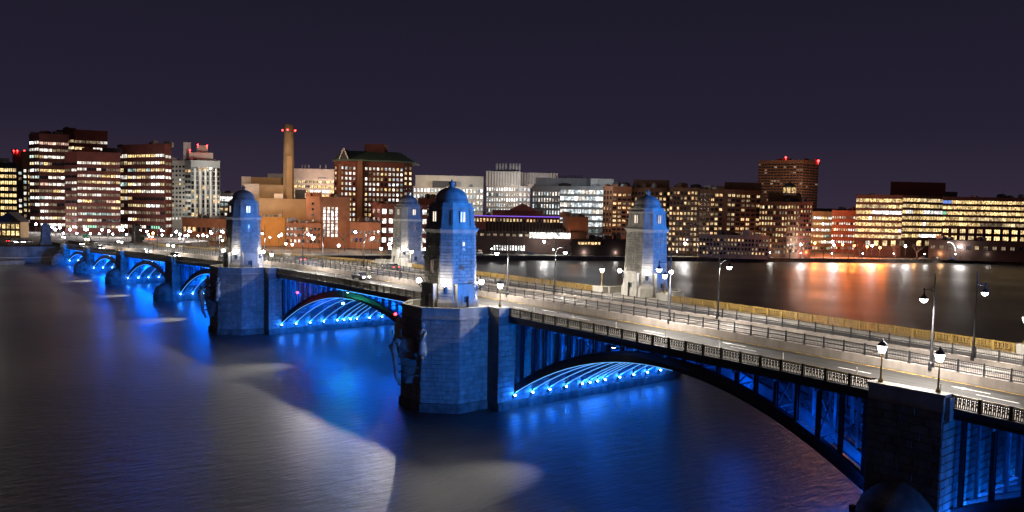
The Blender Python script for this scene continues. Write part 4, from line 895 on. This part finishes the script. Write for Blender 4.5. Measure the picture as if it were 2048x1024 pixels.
mb = MB(); mb.bar((g0.x - .3, g0.y - .3, z0 + .8), (gm.x - .3, gm.y - .3, zg + .4), .7); mb.bar((g1.x - .3, g1.y - .3, z0 + .8), (gm.x - .3, gm.y - .3, zg + .4), .7); mb.obj('gable_trim', WALL['pale'], gb)
a_, b_ = at(728, 512) - org, at(768, 512) - org; h0 = zt(728, 308, 512) - r_[2]; h1 = zt(728, 287, 512) - r_[2]; mb = MB(); mb.hexa([(a_.x, a_.y, h0 - 3), (b_.x, b_.y, h0 - 3), (b_.x + 8, b_.y + 9, h0 - 3), (a_.x + 8, a_.y + 9, h0 - 3)], [(a_.x, a_.y, h1), (b_.x, b_.y, h1), (b_.x + 8, b_.y + 9, h1), (a_.x + 8, a_.y + 9, h1)]); mb.obj('lift_house', WALL['maroon'], r_[0])
for i, x in ((0, 676), (1, 714)):
    a_, b_ = at(x, 497 if i else 501) - org, at(x + 10, 497 if i else 501) - org; mb = MB(); mb.hexa([(q.x, q.y, 0) for q in (a_, b_, b_ + WH * 3, a_ + WH * 3)], [(q.x, q.y, z0 + (1.4 if i else -2)) for q in (a_, b_, b_ + WH * 3, a_ + WH * 3)]); mb.obj('stair_shaft', WALL['brick2'], r_[0])
building('red brick building with large white-lit windows behind the small bridge tower', [(744, 462), (762, 454), (856, 458)], 408, 'brick', [dict(f=3, c=2, y0=412, y1=462, pal='office', seed=30, wr=.5), dict(f=4, c=7, y0=412, y1=488, pal='lit', seed=31, wr=.62, hr=.5)], roof=[(744, 766, 408, 468, 'pale', 8)], depth=16)
building('narrow red brick wing with bright windows just left of the nearest tower', [(836, 470), (872, 468)], 398, 'brick', [dict(f=5, c=3, y0=404, y1=488, pal='lit', seed=32, wr=.6)], depth=10)
# labs in the middle
r_ = building('pale laboratory with rounded metal plant floor left of the finned one', [(826, 612), (966, 604)], 373, 'pale', [dict(f=4, c=20, y0=373, y1=420, pal='cool', seed=33, wr=.62, hr=.6, corr=.6)], roof=[(830, 966, 349, 612, 'pale', 26, 'plant_drum'), (864, 912, 361, 608, 'dgrey', 4, 'louvre_screen')])
r_ = building('laboratory with vertical metal fins and a row of exhaust stacks', [(972, 566), (1036, 556), (1060, 572)], 372, 'pale', [dict(f=5, c=13, y0=372, y1=424, pal='cool', seed=34, wr=.55, hr=.62, corr=.5), dict(f=5, c=3, y0=372, y1=424, pal='cool', seed=35, wr=.55, hr=.62)], roof=[(971, 1040, 341, 566, 'white', 22, 'finned_screen'), (1040, 1114, 344, 584, 'white', 18, 'finned_screen')])
org = r_[1]
for j in range(26):
    x = 972 + j * 5.4; d = 564.5 if x < 1040 else 582.5; a_ = at(x, d) - org; mb = MB(); mb.box(a_.x - .25, a_.x + .25, a_.y - .5, a_.y + .5, zt(x, 371, d) - r_[2], zt(x, 342 if x < 1040 else 345, d) - r_[2]); mb.obj('metal_fin', WALL['pale'], r_[0])
for x in (992, 998, 1004, 1010, 1019, 1025, 1031, 1037): stack(r_[0], org, r_[2], zt(x, 342, 572) - r_[2], x, 326, 572, .85, 'grey')
r_ = building('brightly lit glass laboratory, whitest facade of the far bank', [(1064, 492), (1120, 482), (1206, 474)], 373, 'grey', [dict(f=8, c=10, y0=380, y1=478, pal='cool', seed=36, wr=.5, hr=.6, corr=.4), dict(f=8, c=12, y0=376, y1=478, pal='cool', seed=37, wr=.94, hr=.62, corr=.6, bars=2, bands=.4)], roof=[(1070, 1206, 354, 492, 'grey', 18, 'plant_screen'), (1180, 1226, 356, 480, 'white', 12, 'plant_screen')])
for j in range(9): stack(r_[0], r_[1], r_[2], r_[3], 1112 + j * 6, 350, 500, .35, 'dgrey')
# museum-like low dark block with sloped glazed roof, red brick behind
building('red brick mill building with a gabled centre behind the dark low block', [(946, 468), (1120, 462)], 432, 'brick', [dict(f=1, c=26, y0=432, y1=444, pal='homelit', seed=38, wr=.55, hr=.55)], roof=[(985, 1085, 418, 466, 'brick', 12, 'upper_storey')], depth=14, name='mill_building')
mb = MB(); a_, b_ = at(1015, 464), at(1075, 463); mm_ = (a_ + b_) / 2; zA = zt(1015, 420, 464); zB = zt(1045, 405, 464)
mb.hexa([(a_.x, a_.y, zA), (b_.x, b_.y, zA), (b_.x + 7, b_.y + 8, zA), (a_.x + 7, a_.y + 8, zA)], [(mm_.x - .2, mm_.y - .2, zB), (mm_.x + .2, mm_.y + .2, zB), (mm_.x + 7, mm_.y + 8, zB), (mm_.x + 6.8, mm_.y + 7.8, zB)])
o = mb.obj('gable', WALL['brick'], bpy.data.objects['mill_building']); o.matrix_parent_inverse = Matrix.Translation(-bpy.data.objects['mill_building'].location)
mb = MB(); a_, b_ = at(948, 459), at(1120, 456); mb.bar((a_.x, a_.y, zt(948, 430, 459)), (b_.x, b_.y, zt(1120, 433, 456)), .3, .5); tag(mb.obj('light_tube', emit('violet_tube', (.22, .08, .8), 1.2)), 'thin violet light line along the eaves of the red brick mill', 'light')
r_ = building('long dark low building with sloped glazed roof and bright gallery by the river', [(946, 436), (1176, 440)], 462, 'dark', [dict(f=1, c=12, y0=487, y1=500, pal='lit', seed=39, wr=.55, hr=.75, corr=1, u=(.18, .46)), dict(seg=0, f=1, c=9, y0=463, y1=472, pal='officelow', seed=40, wr=.6, u=(0, .5)), dict(seg=0, f=1, c=4, y0=478, y1=488, pal='white', seed=41, wr=.7, u=(.84, 1)), dict(seg=0, f=1, c=2, y0=496, y1=505, pal='amber' if 0 else 'homelit', seed=42, wr=.8, u=(0, .09))], depth=20, name='gallery_building')
org = r_[1]; z1 = r_[3]
a_, b_ = at(972, 436) - org, at(1140, 439) - org; c_, d_ = at(1140, 450) - org, at(972, 447) - org; zt1 = zt(972, 441, 447) - r_[2]
mb = MB(); mb.hexa([(a_.x, a_.y, z1), (b_.x, b_.y, z1), (c_.x, c_.y, z1), (d_.x, d_.y, z1)], [(d_.x - .4, d_.y - .4, zt1), (c_.x - .4, c_.y - .4, zt1), (c_.x, c_.y, zt1), (d_.x, d_.y, zt1)]); sr_ = mb.obj('sloped_roof', WALL['brown'], r_[0])
for k in range(26):
    A = a_.lerp(b_, k / 25); B_ = d_.lerp(c_, k / 25); mb = MB(); mb.bar((A.x - .1, A.y - .1, z1 + .15), (B_.x - .5, B_.y - .5, zt1 + .1), .3); mb.obj('roof_rib', WALL['tan'], sr_)
gl0, gl1 = at(1060, 433) - org, at(1142, 434) - org
facade(r_[0], gl0, gl1, zt(1060, 475, 434) - r_[2], zt(1060, 463, 434) - r_[2], 1, 12, .97, .95, 'lit', 1, 1, 43)
for k in range(14):
    A = gl0.lerp(gl1, k / 13); mb = MB(); mb.bar((A.x - .1, A.y, zt(1060, 475, 434) - r_[2]), (A.x + 3.5, A.y + 4.2, zt(1060, 457, 440) - r_[2]), .25); mb.obj('glazing_rib', WALL['pale'], r_[0])
building('blank orange-lit brick block at the right end of the dark gallery', [(1126, 446), (1136, 441), (1177, 446)], 434, 'brick2', [None], depth=14, name='brick_block')
building('low dark brick wing by the river beneath the white laboratory', [(1145, 428), (1262, 432)], 479, 'dark', [dict(f=1, c=8, y0=480, y1=490, pal='homelit', seed=44, wr=.75, u=(.1, .55))], depth=9, name='low_wing')
# apartments
r_ = building('brown brick apartment block with vertical window strips, directly right of the white laboratory', [(1206, 470), (1224, 462), (1262, 466)], 374, 'brick2', [dict(f=10, c=3, y0=378, y1=486, pal='dim', seed=45, wr=.45), dict(f=10, c=4, y0=384, y1=470, pal='home', seed=46, wr=.7, corr=.2)], depth=20, name='apartment_building')
r_ = building('dark apartment block with a brown roof house behind the pale bridge tower', [(1262, 470), (1300, 466), (1340, 470)], 376, 'brown', [dict(f=11, c=6, y0=380, y1=500, pal='home', seed=47, wr=.6, corr=.2), dict(f=11, c=5, y0=380, y1=500, pal='homelit', seed=48, wr=.6, corr=.2)], roof=[(1265, 1337, 358, 480, 'brown')], depth=20, name='apartment_building')
building('apartment block with amber windows between the pale tower and the dark stepped block', [(1338, 464), (1402, 460)], 376, 'brown', [dict(f=12, c=9, y0=379, y1=502, pal='homelit', seed=49, wr=.6, corr=.15, bands=.3)], depth=20, name='apartment_building')
building('very dark stepped apartment block with glass corners and tan roof house', [(1398, 458), (1420, 452), (1470, 450), (1520, 458)], 380, 'brown', [dict(f=9, c=3, y0=384, y1=470, pal='dim', seed=50, wr=.6), dict(f=9, c=6, y0=384, y1=470, pal='homelit', seed=51, wr=.7, corr=.2, skip=lambda i, j: j in (3,)), dict(f=9, c=5, y0=386, y1=470, pal='home', seed=52, wr=.7, corr=.1)], roof=[(1447, 1521, 363, 470, 'brown'), (1430, 1447, 371, 468, 'tan', 8)], depth=22, name='apartment_building')
building('low four-storey grey terrace along the river under the dark apartment block', [(1400, 436), (1540, 434)], 470, 'pale', [dict(f=4, c=20, y0=473, y1=508, pal='dim', seed=53, wr=.5, piers=4)], depth=10, name='terrace_building')
r_ = building('stepped apartment block with a lit green-roofed cupola', [(1518, 456), (1575, 446), (1598, 450)], 404, 'brown', [dict(f=9, c=10, y0=407, y1=506, pal='homelit', seed=54, wr=.6, corr=.25, bands=.3), dict(f=9, c=4, y0=407, y1=506, pal='homelit', seed=55, wr=.55, corr=.2)], roof=[(1535, 1600, 384, 462, 'brown', 14, 'upper_tier')], depth=22, name='apartment_building')
org = r_[1]; P = at(1577, 458) - org; zc = zt(1577, 386, 458) - r_[2]; mb = MB(); mb.lathe([(3.6, zc - 1), (3.6, zc + 3.8)], 8, (P.x, P.y, 0)); cup = mb.obj('cupola', WALL['pale'], r_[0])
mb = MB(); mb.lathe([(4.3, zc + 3.8), (2.4, zc + 5.4), (.6, zc + 6.2), (.1, zc + 7.6)], 8, (P.x, P.y, 0)); mb.obj('cupola_roof', WALL['green'], r_[0])
mb = MB()
for k in range(8):
    a = k * math.pi / 4 + math.pi / 8; c0 = Vector((P.x + 3.42 * math.cos(a), P.y + 3.42 * math.sin(a), 0)); tn = Vector((-math.sin(a), math.cos(a), 0)) * .95
    mb.poly([tuple(c0 - tn + Vector((0, 0, zc + .4))), tuple(c0 + tn + Vector((0, 0, zc + .4))), tuple(c0 + tn + Vector((0, 0, zc + 3.4))), tuple(c0 - tn + Vector((0, 0, zc + 3.4)))])
tag(mb.obj('cupola_glazing', PANE['gold'], r_[0]), kind='stuff')
r_ = building('red brick apartment wing with a column of small lit windows, right end of the apartments', [(1588, 450), (1624, 454)], 404, 'brick', [dict(f=10, c=6, y0=407, y1=500, pal='homelit', seed=56, wr=.5, corr=.2)], depth=16, name='apartment_building')
r_ = building('tall plain brown tower with few lit windows, highest on the right', [(1513, 660), (1602, 640), (1633, 652)], 322, 'brown', [dict(f=16, c=14, y0=326, y1=412, pal='tower', seed=57, wr=.8, hr=.5, corr=.1), dict(f=16, c=5, y0=326, y1=412, pal='tower', seed=58, wr=.8, hr=.5, corr=.3)], roof=[(1550, 1580, 316, 655, 'brown'), (1528, 1548, 320, 662, 'dgrey', 6)], name='residential_tower')
child_lamp(*r_[:3], 1567, 314, 652, M['red'], .7); child_lamp(*r_[:3], 1632, 321, 650, M['red'], .9)
building('tan office block with strips of lit windows right of the brick apartments', [(1616, 560), (1666, 556)], 423, 'tan', [dict(f=6, c=9, y0=428, y1=500, pal='office', seed=59, wr=.85, hr=.4, bands=.3)], roof=[(1626, 1700, 415, 575, 'dgrey')])
building('red brick office block with short window rows left of the long golden building', [(1664, 540), (1711, 536)], 421, 'brick', [dict(f=6, c=10, y0=427, y1=500, pal='grid', seed=60, wr=.6, hr=.35)])
r_ = building('long office building with golden ribbon windows and a dark roof block', [(1711, 496), (1804, 486), (1886, 500)], 390, 'dark', [dict(f=7, c=14, y0=393, y1=476, pal='gold', seed=61, wr=.96, hr=.55, corr=.75, bars=2, bands=.5), dict(f=7, c=12, y0=392, y1=476, pal='gold', seed=62, wr=.96, hr=.55, corr=.75, bars=2, bands=.5)], roof=[(1778, 1888, 362, 506, 'maroon', 18), (1886, 1912, 382, 512, 'dgrey', 10)], depth=26)
org = r_[1]
for k in range(9):
    x = 1734 + k * 17; a_ = at(x, 485.5) - org
    window(r_[0], (a_.x, a_.y - 1.2, zt(x, 490, 485) - r_[2]), math.atan2(-.6379, .7698), 3.0, 3.1, ['dim', 'gold', 'warm', 'gold', 'dim', 'dark', 'gold', 'warm', 'dark'][k], 1)
r_ = building('second half of the golden ribbon-window offices, running out of the right edge', [(1884, 494), (2110, 482)], 394, 'dark', [dict(f=5, c=26, y0=397, y1=452, pal='gold', seed=63, wr=.97, hr=.55, corr=.8, bars=2, bands=.5, only=lambda i, j: 'green' if (i == 2 and j == 0) else ('blue' if (i == 4 and j in (0, 1)) else None)), dict(seg=0, f=2, c=13, y0=453, y1=480, pal='gold', seed=64, wr=.68, hr=.55, corr=.6, bars=2)], depth=26)
r_ = building('low brick riverside block with a lit arch, in front of the golden offices', [(1860, 470), (2110, 458)], 480, 'dark', [dict(f=1, c=14, y0=484, y1=500, pal='officelow', seed=65, wr=.5, hr=.4)], depth=14, name='riverside_block')
org = r_[1]; mb = MB(); pts = []
for k in range(9):
    a = math.pi * k / 8 * .55 + .1; P = at(1901 + 13 * math.cos(a), 467.5) - org; pts.append((P.x, P.y, zt(1901, 503 - 20 * math.sin(a), 467) - r_[2]))
mb.tube(pts, .3, 6); mb.obj('arch_light', PANE['white'], r_[0])
# ---------------------------------------------------------------- shore: street lamps, trees, cars, signs
def shore_lamp(i, x, y, d, kind, label, h=8.5, glow=0, zb=2.1, r=.6):
    z = zt(x, y, d); P = at(x, d)
    root = thing('street_lamp', label, 'street lamp', (P.x, P.y, zb), 'street lamps on the far bank'); h = max(3.0, z - zb)
    mb = MB(); mb.lathe([(.14, 0), (.1, h * .5), (.07, h - .3)], 6); mb.bar((0, 0, h - .3), (0, 0, h + .5), .1); mb.obj('pole', M['black_iron'], root)
    mt = {'w': M['far_white'], 'o': M['far_orange'], 'r': M['red']}[kind]
    mb = MB(); mb.lathe([(r * .4, -r), (r, -r * .3), (r * .9, r * .4), (r * .3, r)], 8, (0, 0, h)); mb.obj('lamp_head', mt, root, True)
    if glow: point('lamp_glow', (P.x - .9, P.y - 1.0, z), glow, (1, .95, .9) if kind == 'w' else (1, .17, .02), 1.0)
LEFT = [(52, 455, 470), (71, 447, 480), (85, 449, 470), (86, 458, 440), (104, 453, 450), (110, 458, 430), (119, 454, 460), (139, 458, 430), (170, 457, 430), (173, 458, 450), (203, 458, 430), (217, 461, 420), (239, 458, 430), (245, 459, 430), (280, 460, 430), (293, 461, 430), (306, 474, 420), (323, 460, 430), (352, 462, 430), (359, 468, 400), (375, 472, 400), (378, 461, 430), (421, 463, 430), (444, 462, 430), (406, 471, 410), (519, 464, 410), (563, 468, 420), (617, 468, 410), (626, 476, 400), (678, 490, 405), (744, 476, 405), (779, 489, 405), (711, 463, 430)]
for i, (x, y, d) in enumerate(LEFT):
    shore_lamp(i, x, y, d, 'o' if i in (16,) else 'w', f'{ORD[i] if i < 20 else ORD[i - 20]} lamp from the left {"on the bank left of the second tower" if i < 20 else "among those near the power station"}', glow=6000 if i % 2 == 0 else 0, zb=2.1 if x > 600 else 6.6)
RIGHT = [(1090, 482, 432, 'w'), (1235, 485, 440, 'w'), (1372, 486, 440, 'w'), (1495, 488, 440, 'w'), (1604, 488, 446, 'w'), (1632, 485, 470, 'o'), (1652, 482, 500, 'o'), (1667, 482, 470, 'w'), (1671, 489, 455, 'w'), (1688, 488, 470, 'o'), (1711, 490, 462, 'o'), (1737, 492, 462, 'o'), (1747, 490, 464, 'w'), (1763, 494, 458, 'o'), (1814, 491, 462, 'w'), (1925, 492, 466, 'w'), (2027, 494, 468, 'w')]
for i, (x, y, d, k) in enumerate(RIGHT):
    shore_lamp(i, x, y, d, k, f'{"orange" if k == "o" else "white"} street lamp, {ORD[i]} from the left along the right-hand bank', glow=(18000 if k == 'o' else 5000))
# orange wash on the power station and hall fronts
for x, y, d, pw in ((470, 478, 470, 3500), (512, 470, 450, 5000), (545, 480, 446, 6000), (600, 478, 436, 5000), (665, 480, 440, 4500), (730, 470, 440, 3500), (420, 470, 480, 4500), (500, 445, 460, 3500), (590, 420, 460, 5000), (1150, 470, 434, 2500), (1215, 470, 445, 3500), (1600, 480, 440, 2500)):
    point('wall_wash', tuple(at(x, d, zt(x, y, d))), pw * .4, (1, .42, .12), .5)

# unseen fill lights added to brighten facades and roofs
for x, y, d, pw, cl in ((404, 330, 575, 11000, (1, .93, .8)), (350, 400, 585, 9000, (1, .9, .75)), (430, 400, 575, 9000, (1, .93, .8)), (626, 352, 535, 26000, (1, .72, .6)), (576, 300, 452, 30000, (1, .66, .42)), (574, 390, 452, 9000, (1, .6, .35)), (510, 370, 452, 8000, (1, .7, .45)), (860, 364, 585, 14000, (1, .85, .65)), (930, 364, 582, 14000, (.9, .95, .95)), (1010, 358, 538, 14000, (1, .96, .92)), (1080, 360, 552, 10000, (.95, .97, 1)), (1150, 362, 455, 3500, (.7, .9, 1)), (1200, 364, 455, 4000, (.9, .95, 1)),
                        (1560, 360, 610, 22000, (1, .6, .38)), (1625, 370, 620, 14000, (1, .5, .3)), (1440, 376, 430, 1500, (1, .65, .4)), (1300, 372, 440, 1800, (1, .65, .4)), (1640, 440, 530, 12000, (1, .65, .35)), (1690, 460, 515, 14000, (1, .3, .12)), (1600, 450, 425, 5000, (1, .3, .12)), (750, 330, 470, 1800, (.9, .8, .5)), (1840, 378, 460, 1500, (1, .4, .25)), (100, 440, 430, 1500, (1, .42, .2)), (200, 440, 425, 1500, (1, .42, .2)), (300, 440, 430, 1500, (1, .42, .2)), (90, 300, 455, 2000, (1, .42, .22)), (290, 310, 430, 1700, (1, .42, .22)), (180, 300, 430, 1700, (1, .42, .22))):
    point('facade_flood', tuple(at(x, d, zt(x, y, d))), pw, cl, .8)

for x in range(1400, 2048, 54): point('ground_glow', tuple(at(x, 441 + (x - 1400) * .055, 5.5)), 1500, (1, .42, .14) if x < 1860 else (1, .6, .3), .8)  # unseen warm points added along the bank for an amber glow
for x in range(540, 800, 44): point('ground_glow', tuple(at(x, 422, 6.5)), 1800, (1, .5, .2), .8)
k = 0
for x in range(126, 560, 24):
    if 440 < x < 530: continue
    y = 470 + (x * 7 % 11); shore_lamp(0, x + (x * 5 % 9), y, 398, 'w', f'low lantern on the bridge plaza, {ORD[k]} from the left in the lower row', glow=700 if k % 3 == 0 else 0, zb=6.6, r=.38); k += 1  # lower lantern row added for more glow on the shore
k = 0
for x in range(985, 2040, 62):
    if 1240 < x < 1345: continue
    d = 421 + (x - 985) * .045; shore_lamp(0, x, 503 + (x - 985) * .004, d, 'w', f'small path lantern on the grass bank, {ORD[k]} from the left', glow=900, r=.26); k += 1  # lanterns added to light the grass

def tree(x, d, h, label, seed, zb=2.1):
    rnd = random.Random(seed); P = at(x, d); root = thing('bare_tree', label, 'tree', (P.x, P.y, zb), 'bare winter trees on the far bank')
    tr = MB(); tr.tube([(0, 0, 0), (.05, 0, h * .2), (0, .1, h * .38)], [.32, .24, .2], 6); tr.obj('trunk', M['bark'], root)
    cr_ = MB()
    def grow(p, d_, L, r, n):
        q = p + d_ * L; mid_ = p + d_ * L * .5 + Vector((rnd.uniform(-.1, .1), rnd.uniform(-.1, .1), 0)) * L
        cr_.tube([p, mid_, q], [r, r * .8, r * .55], 4 if n < 3 else 3)
        if n >= 4: return
        for _ in range(rnd.choice((2, 3, 3))):
            nd = (d_ + Vector((rnd.uniform(-.75, .75), rnd.uniform(-.75, .75), rnd.uniform(-.15, .5)))).normalized(); grow(q if rnd.random() < .7 else mid_, nd, L * rnd.uniform(.62, .85), r * .58, n + 1)
    for k in range(4): grow(Vector((0, .1, h * .36)), Vector((rnd.uniform(-.7, .7), rnd.uniform(-.7, .7), 1)).normalized(), h * .22, .15, 0)
    cr_.obj('crown', M['bark'], root)
TR = [(585, 428, 11, 'slim bare tree in front of the orange-lit power station annex'), (690, 424, 12, 'rounded bare tree in front of the turbine hall'), (722, 426, 10, 'smaller bare tree right of the turbine hall'), (640, 430, 9, 'bare tree below the four tall window strips'), (1000, 428, 7, 'small bare tree by the dark gallery, left of its windows'), (1230, 432, 8, 'bare tree left of the pale bridge tower'), (1425, 438, 9, 'bare tree left of the grey river terrace'), (1510, 442, 9, 'bare tree at the right end of the grey terrace'), (1583, 444, 10, 'bare tree below the lit cupola'), (1612, 450, 10, 'bare tree among the orange lamps, leftmost'), (1650, 452, 11, 'broad bare tree in the orange light'), (1700, 455, 11, 'bare tree between two orange lamps'), (1722, 457, 12, 'tall bare tree just left of the golden offices'), (1795, 462, 10, 'bare tree before the golden offices, left half'), (1838, 464, 10, 'bare tree before the golden offices, right half'), (1945, 470, 10, 'bare tree right of the lit arch'), (2010, 474, 11, 'bare tree at the far right edge of the bank'), (160, 440, 9, 'bare tree below the brick towers, left'), (225, 440, 9, 'bare tree below the brick towers, middle'), (330, 440, 8, 'bare tree below the brick towers, right'), (30, 420, 8, 'bare tree near the far left edge')]
for i, a_ in enumerate(TR): tree(a_[0], a_[1], a_[2], a_[3], 300 + i, 2.1 if a_[0] > 560 else 6.6)

def car_mesh(paint, head=False, tail=False):
    parts = {}
    mb = MB(); L = 2.2; Wd = .88
    sec = [(-2.2, .45, .62), (-2.1, .35, .86), (-1.0, .3, .93), (.95, .3, .9), (2.05, .33, .78), (2.2, .45, .62)]
    for (xa, za, ta), (xb, zb1, tb) in zip(sec, sec[1:]): mb.hexa([(xa, -Wd, za), (xb, -Wd, zb1), (xb, Wd, zb1), (xa, Wd, za)], [(xa, -Wd * .96, ta), (xb, -Wd * .96, tb), (xb, Wd * .96, tb), (xa, Wd * .96, ta)])
    mb.hexa([(-1.35, -.74, 1.38), (.35, -.74, 1.38), (.35, .74, 1.38), (-1.35, .74, 1.38)], [(-1.25, -.66, 1.46), (.25, -.66, 1.46), (.25, .66, 1.46), (-1.25, .66, 1.46)])
    parts['body'] = mb.mesh('car_body', paint)
    mb = MB(); mb.hexa([(-1.95, -.84, .88), (1.15, -.84, .88), (1.15, .84, .88), (-1.95, .84, .88)], [(-1.36, -.73, 1.39), (.36, -.73, 1.39), (.36, .73, 1.39), (-1.36, .73, 1.39)]); parts['glasshouse'] = mb.mesh('car_glass', M['glass_dark'])
    mb = MB()
    n_ = 12; b0 = 0
    for yy in (-.11, .11):
        for i in range(n_): a = 2 * math.pi * i / n_; mb.v.append((.33 * math.cos(a), yy, .33 * math.sin(a)))
    mb.f += [tuple(range(n_)), tuple(reversed(range(n_, 2 * n_)))] + [(i, i + n_, (i + 1) % n_ + n_, (i + 1) % n_) for i in range(n_)]; mb.mi += [0] * len(mb.f)
    parts['wheel'] = mb.mesh('car_wheel', M['black_iron'])
    mb = MB(); mb.box(-.05, .05, -.18, .18, -.08, .08); parts['headlight'] = mb.mesh('headlight', M['head'] if head else M['white_metal']); mb = MB(); mb.box(-.05, .05, -.2, .2, -.07, .07); parts['taillight'] = mb.mesh('taillight', M['tail'] if tail else M['tail_off'])
    return parts
M['tail_off'] = mat('unlit_taillight', (.2, .01, .01), .3, 0, 1)
CP = [car_mesh(mat('car_paint_' + n_, c_, .35, .05, 1, .3)) for n_, c_ in (('silver', (.35, .35, .37)), ('dark', (.03, .03, .04)), ('blue', (.04, .06, .14)), ('white', (.55, .55, .55)))]
CLIT = car_mesh(mat('car_paint_grey', (.12, .12, .13), .35, .05, 1, .3), True, True)
CNAME = ['silver', 'black', 'dark blue', 'white']
def car(pr, x, y, z, rz, label, group):
    r = thing('car', label, 'car', (x, y, z), group, rz)
    inst('body', pr['body'], r); inst('glasshouse', pr['glasshouse'], r)
    for sx in (-1.35, 1.35):
        for sy in (-.8, .8): inst('wheel', pr['wheel'], r, (sx, sy, .33))
    for sy in (-.6, .6): inst('headlight', pr['headlight'], r, (2.2, sy, .66)); inst('taillight', pr['taillight'], r, (-2.2, sy, .7))
    return r
PK = [(958, 'below the dark gallery, leftmost'), (1040, 'in front of the gallery windows'), (1062, 'right beside the one before the gallery windows'), (1152, 'at the right end of the gallery'), (1170, 'below the orange brick block'), (1235, 'left of the pale bridge tower'), (1476, 'before the grey terrace, left one'), (1493, 'before the grey terrace, right one'), (1850, 'left of the lit arch'), (1876, 'under the lit arch, nearest its left foot'), (1908, 'just right of the lit arch'), (1924, 'second right of the lit arch'), (1952, 'fifth from the right edge of the bank'), (1972, 'fourth from the right edge of the bank'), (1995, 'third from the right edge of the bank'), (2014, 'second from the right edge of the bank'), (2034, 'by the right edge of the bank')]
shd = {True: math.atan2(-.42, .907)}
for i, (x, lb) in enumerate(PK):
    d = 424 + (x - 958) * .046; P = at(x, d); car(CP[i % 4], P.x, P.y, 2.13, math.atan2(-29.4, 107) if x < 1700 else -.42, f'{CNAME[i % 4]} car parked on the bank {lb}', 'cars parked along the river road')
# vehicles on the bridge and at its far end, standing still with their lights on
BC = [(11.9, 46, -1, 'car with bright headlights on the near road between the two near towers'), (9.2, 92, -1, 'car with headlights on beyond the second tower, first in the near lanes'), (11.9, 118, -1, 'car with headlights on the near road, second beyond the second tower'), (9.2, 150, -1, 'car with headlights on the near road, third beyond the second tower'), (12.2, 190, -1, 'car with headlights on the near road, fourth beyond the second tower'), (9.2, 240, -1, 'car with headlights on the near road close to the far bank'), (11.9, 287, -1, 'car with glaring headlights where the bridge meets the far bank'),
      (28, 42, 1, 'car showing red taillights on the far road before the small tower'), (30.5, 66, 1, 'car showing red taillights on the far road beside the small tower'), (28, 108, 1, 'car showing red taillights on the far road past the small tower')]
for x, y, s_, lb in BC:
    car(CLIT, x, y, zd(y) + .01, s_ * math.pi / 2, lb, 'cars with lights on, on the bridge')
    if s_ < 0: spot('headlamp_beam', (x, y - 2.4, zd(y) + .7), (x, y - 22, zd(y) - .1), 2500, (1, .96, .9), 50, .8, .15)
for i, (x, d, y) in enumerate(((38, 350, 470), (22, 356, 468), (54, 352, 474))):
    P = at(x, d); car(CLIT, P.x, P.y, 6.65, -2.4 if i != 1 else .7, f'car with lit lamps on the far left bank road, {ORD[i]} of three', 'cars on the far left bank road')
# green road signs at the bridge end
for i, (x, y, d) in enumerate(((170, 471, 400), (284, 476, 395))):
    P = at(x, d, 6.6); h = zt(x, y, d) - 6.6; r = thing('road_sign', f'{"left" if i == 0 else "right"} one of two small green road signs beyond the bridge', 'sign', tuple(P), 'green road signs', math.atan2(-.64, .77))
    mb = MB(); mb.box(-.06, .06, -.06, .06, 0, h + .6); mb.obj('post', M['white_metal'], r); mb = MB(); mb.box(-1.3, 1.3, -.16, -.08, h - .8, h + .8); mb.obj('sign_board', M['sign_green'], r)
# low plants and added fill lights of the quayside
tw = thing('gabled_house', 'small gabled house with bright lit front at the far left', 'house', tuple(at(16, 400, 6.6)), None, -.69)
mb = MB(); mb.box(-6, 6, 0, 7, 0, 8); mb.obj('wall', WALL['tan'], tw); mb = MB(); mb.hexa([(-6.5, -.4, 8), (6.5, -.4, 8), (6.5, 7.4, 8), (-6.5, 7.4, 8)], [(-.1, -.4, 13), (.1, -.4, 13), (.1, 7.4, 13), (-.1, 7.4, 13)]); mb.obj('roof', WALL['dgrey'], tw)
for k in range(5):
    for j in range(2): o = window(tw, (-4.6 + 2.3 * k, 0, 1.2 + 3.4 * j), 0, 1.7, 2.2, 'gold', 1)
point('bank_light', (-25, 272, 9), 5000, (1, .93, .82), .5); point('bank_light', (-70, 280, 9), 4000, (1, .93, .82), .5)  # unseen points added to whiten the wall at the bridge end
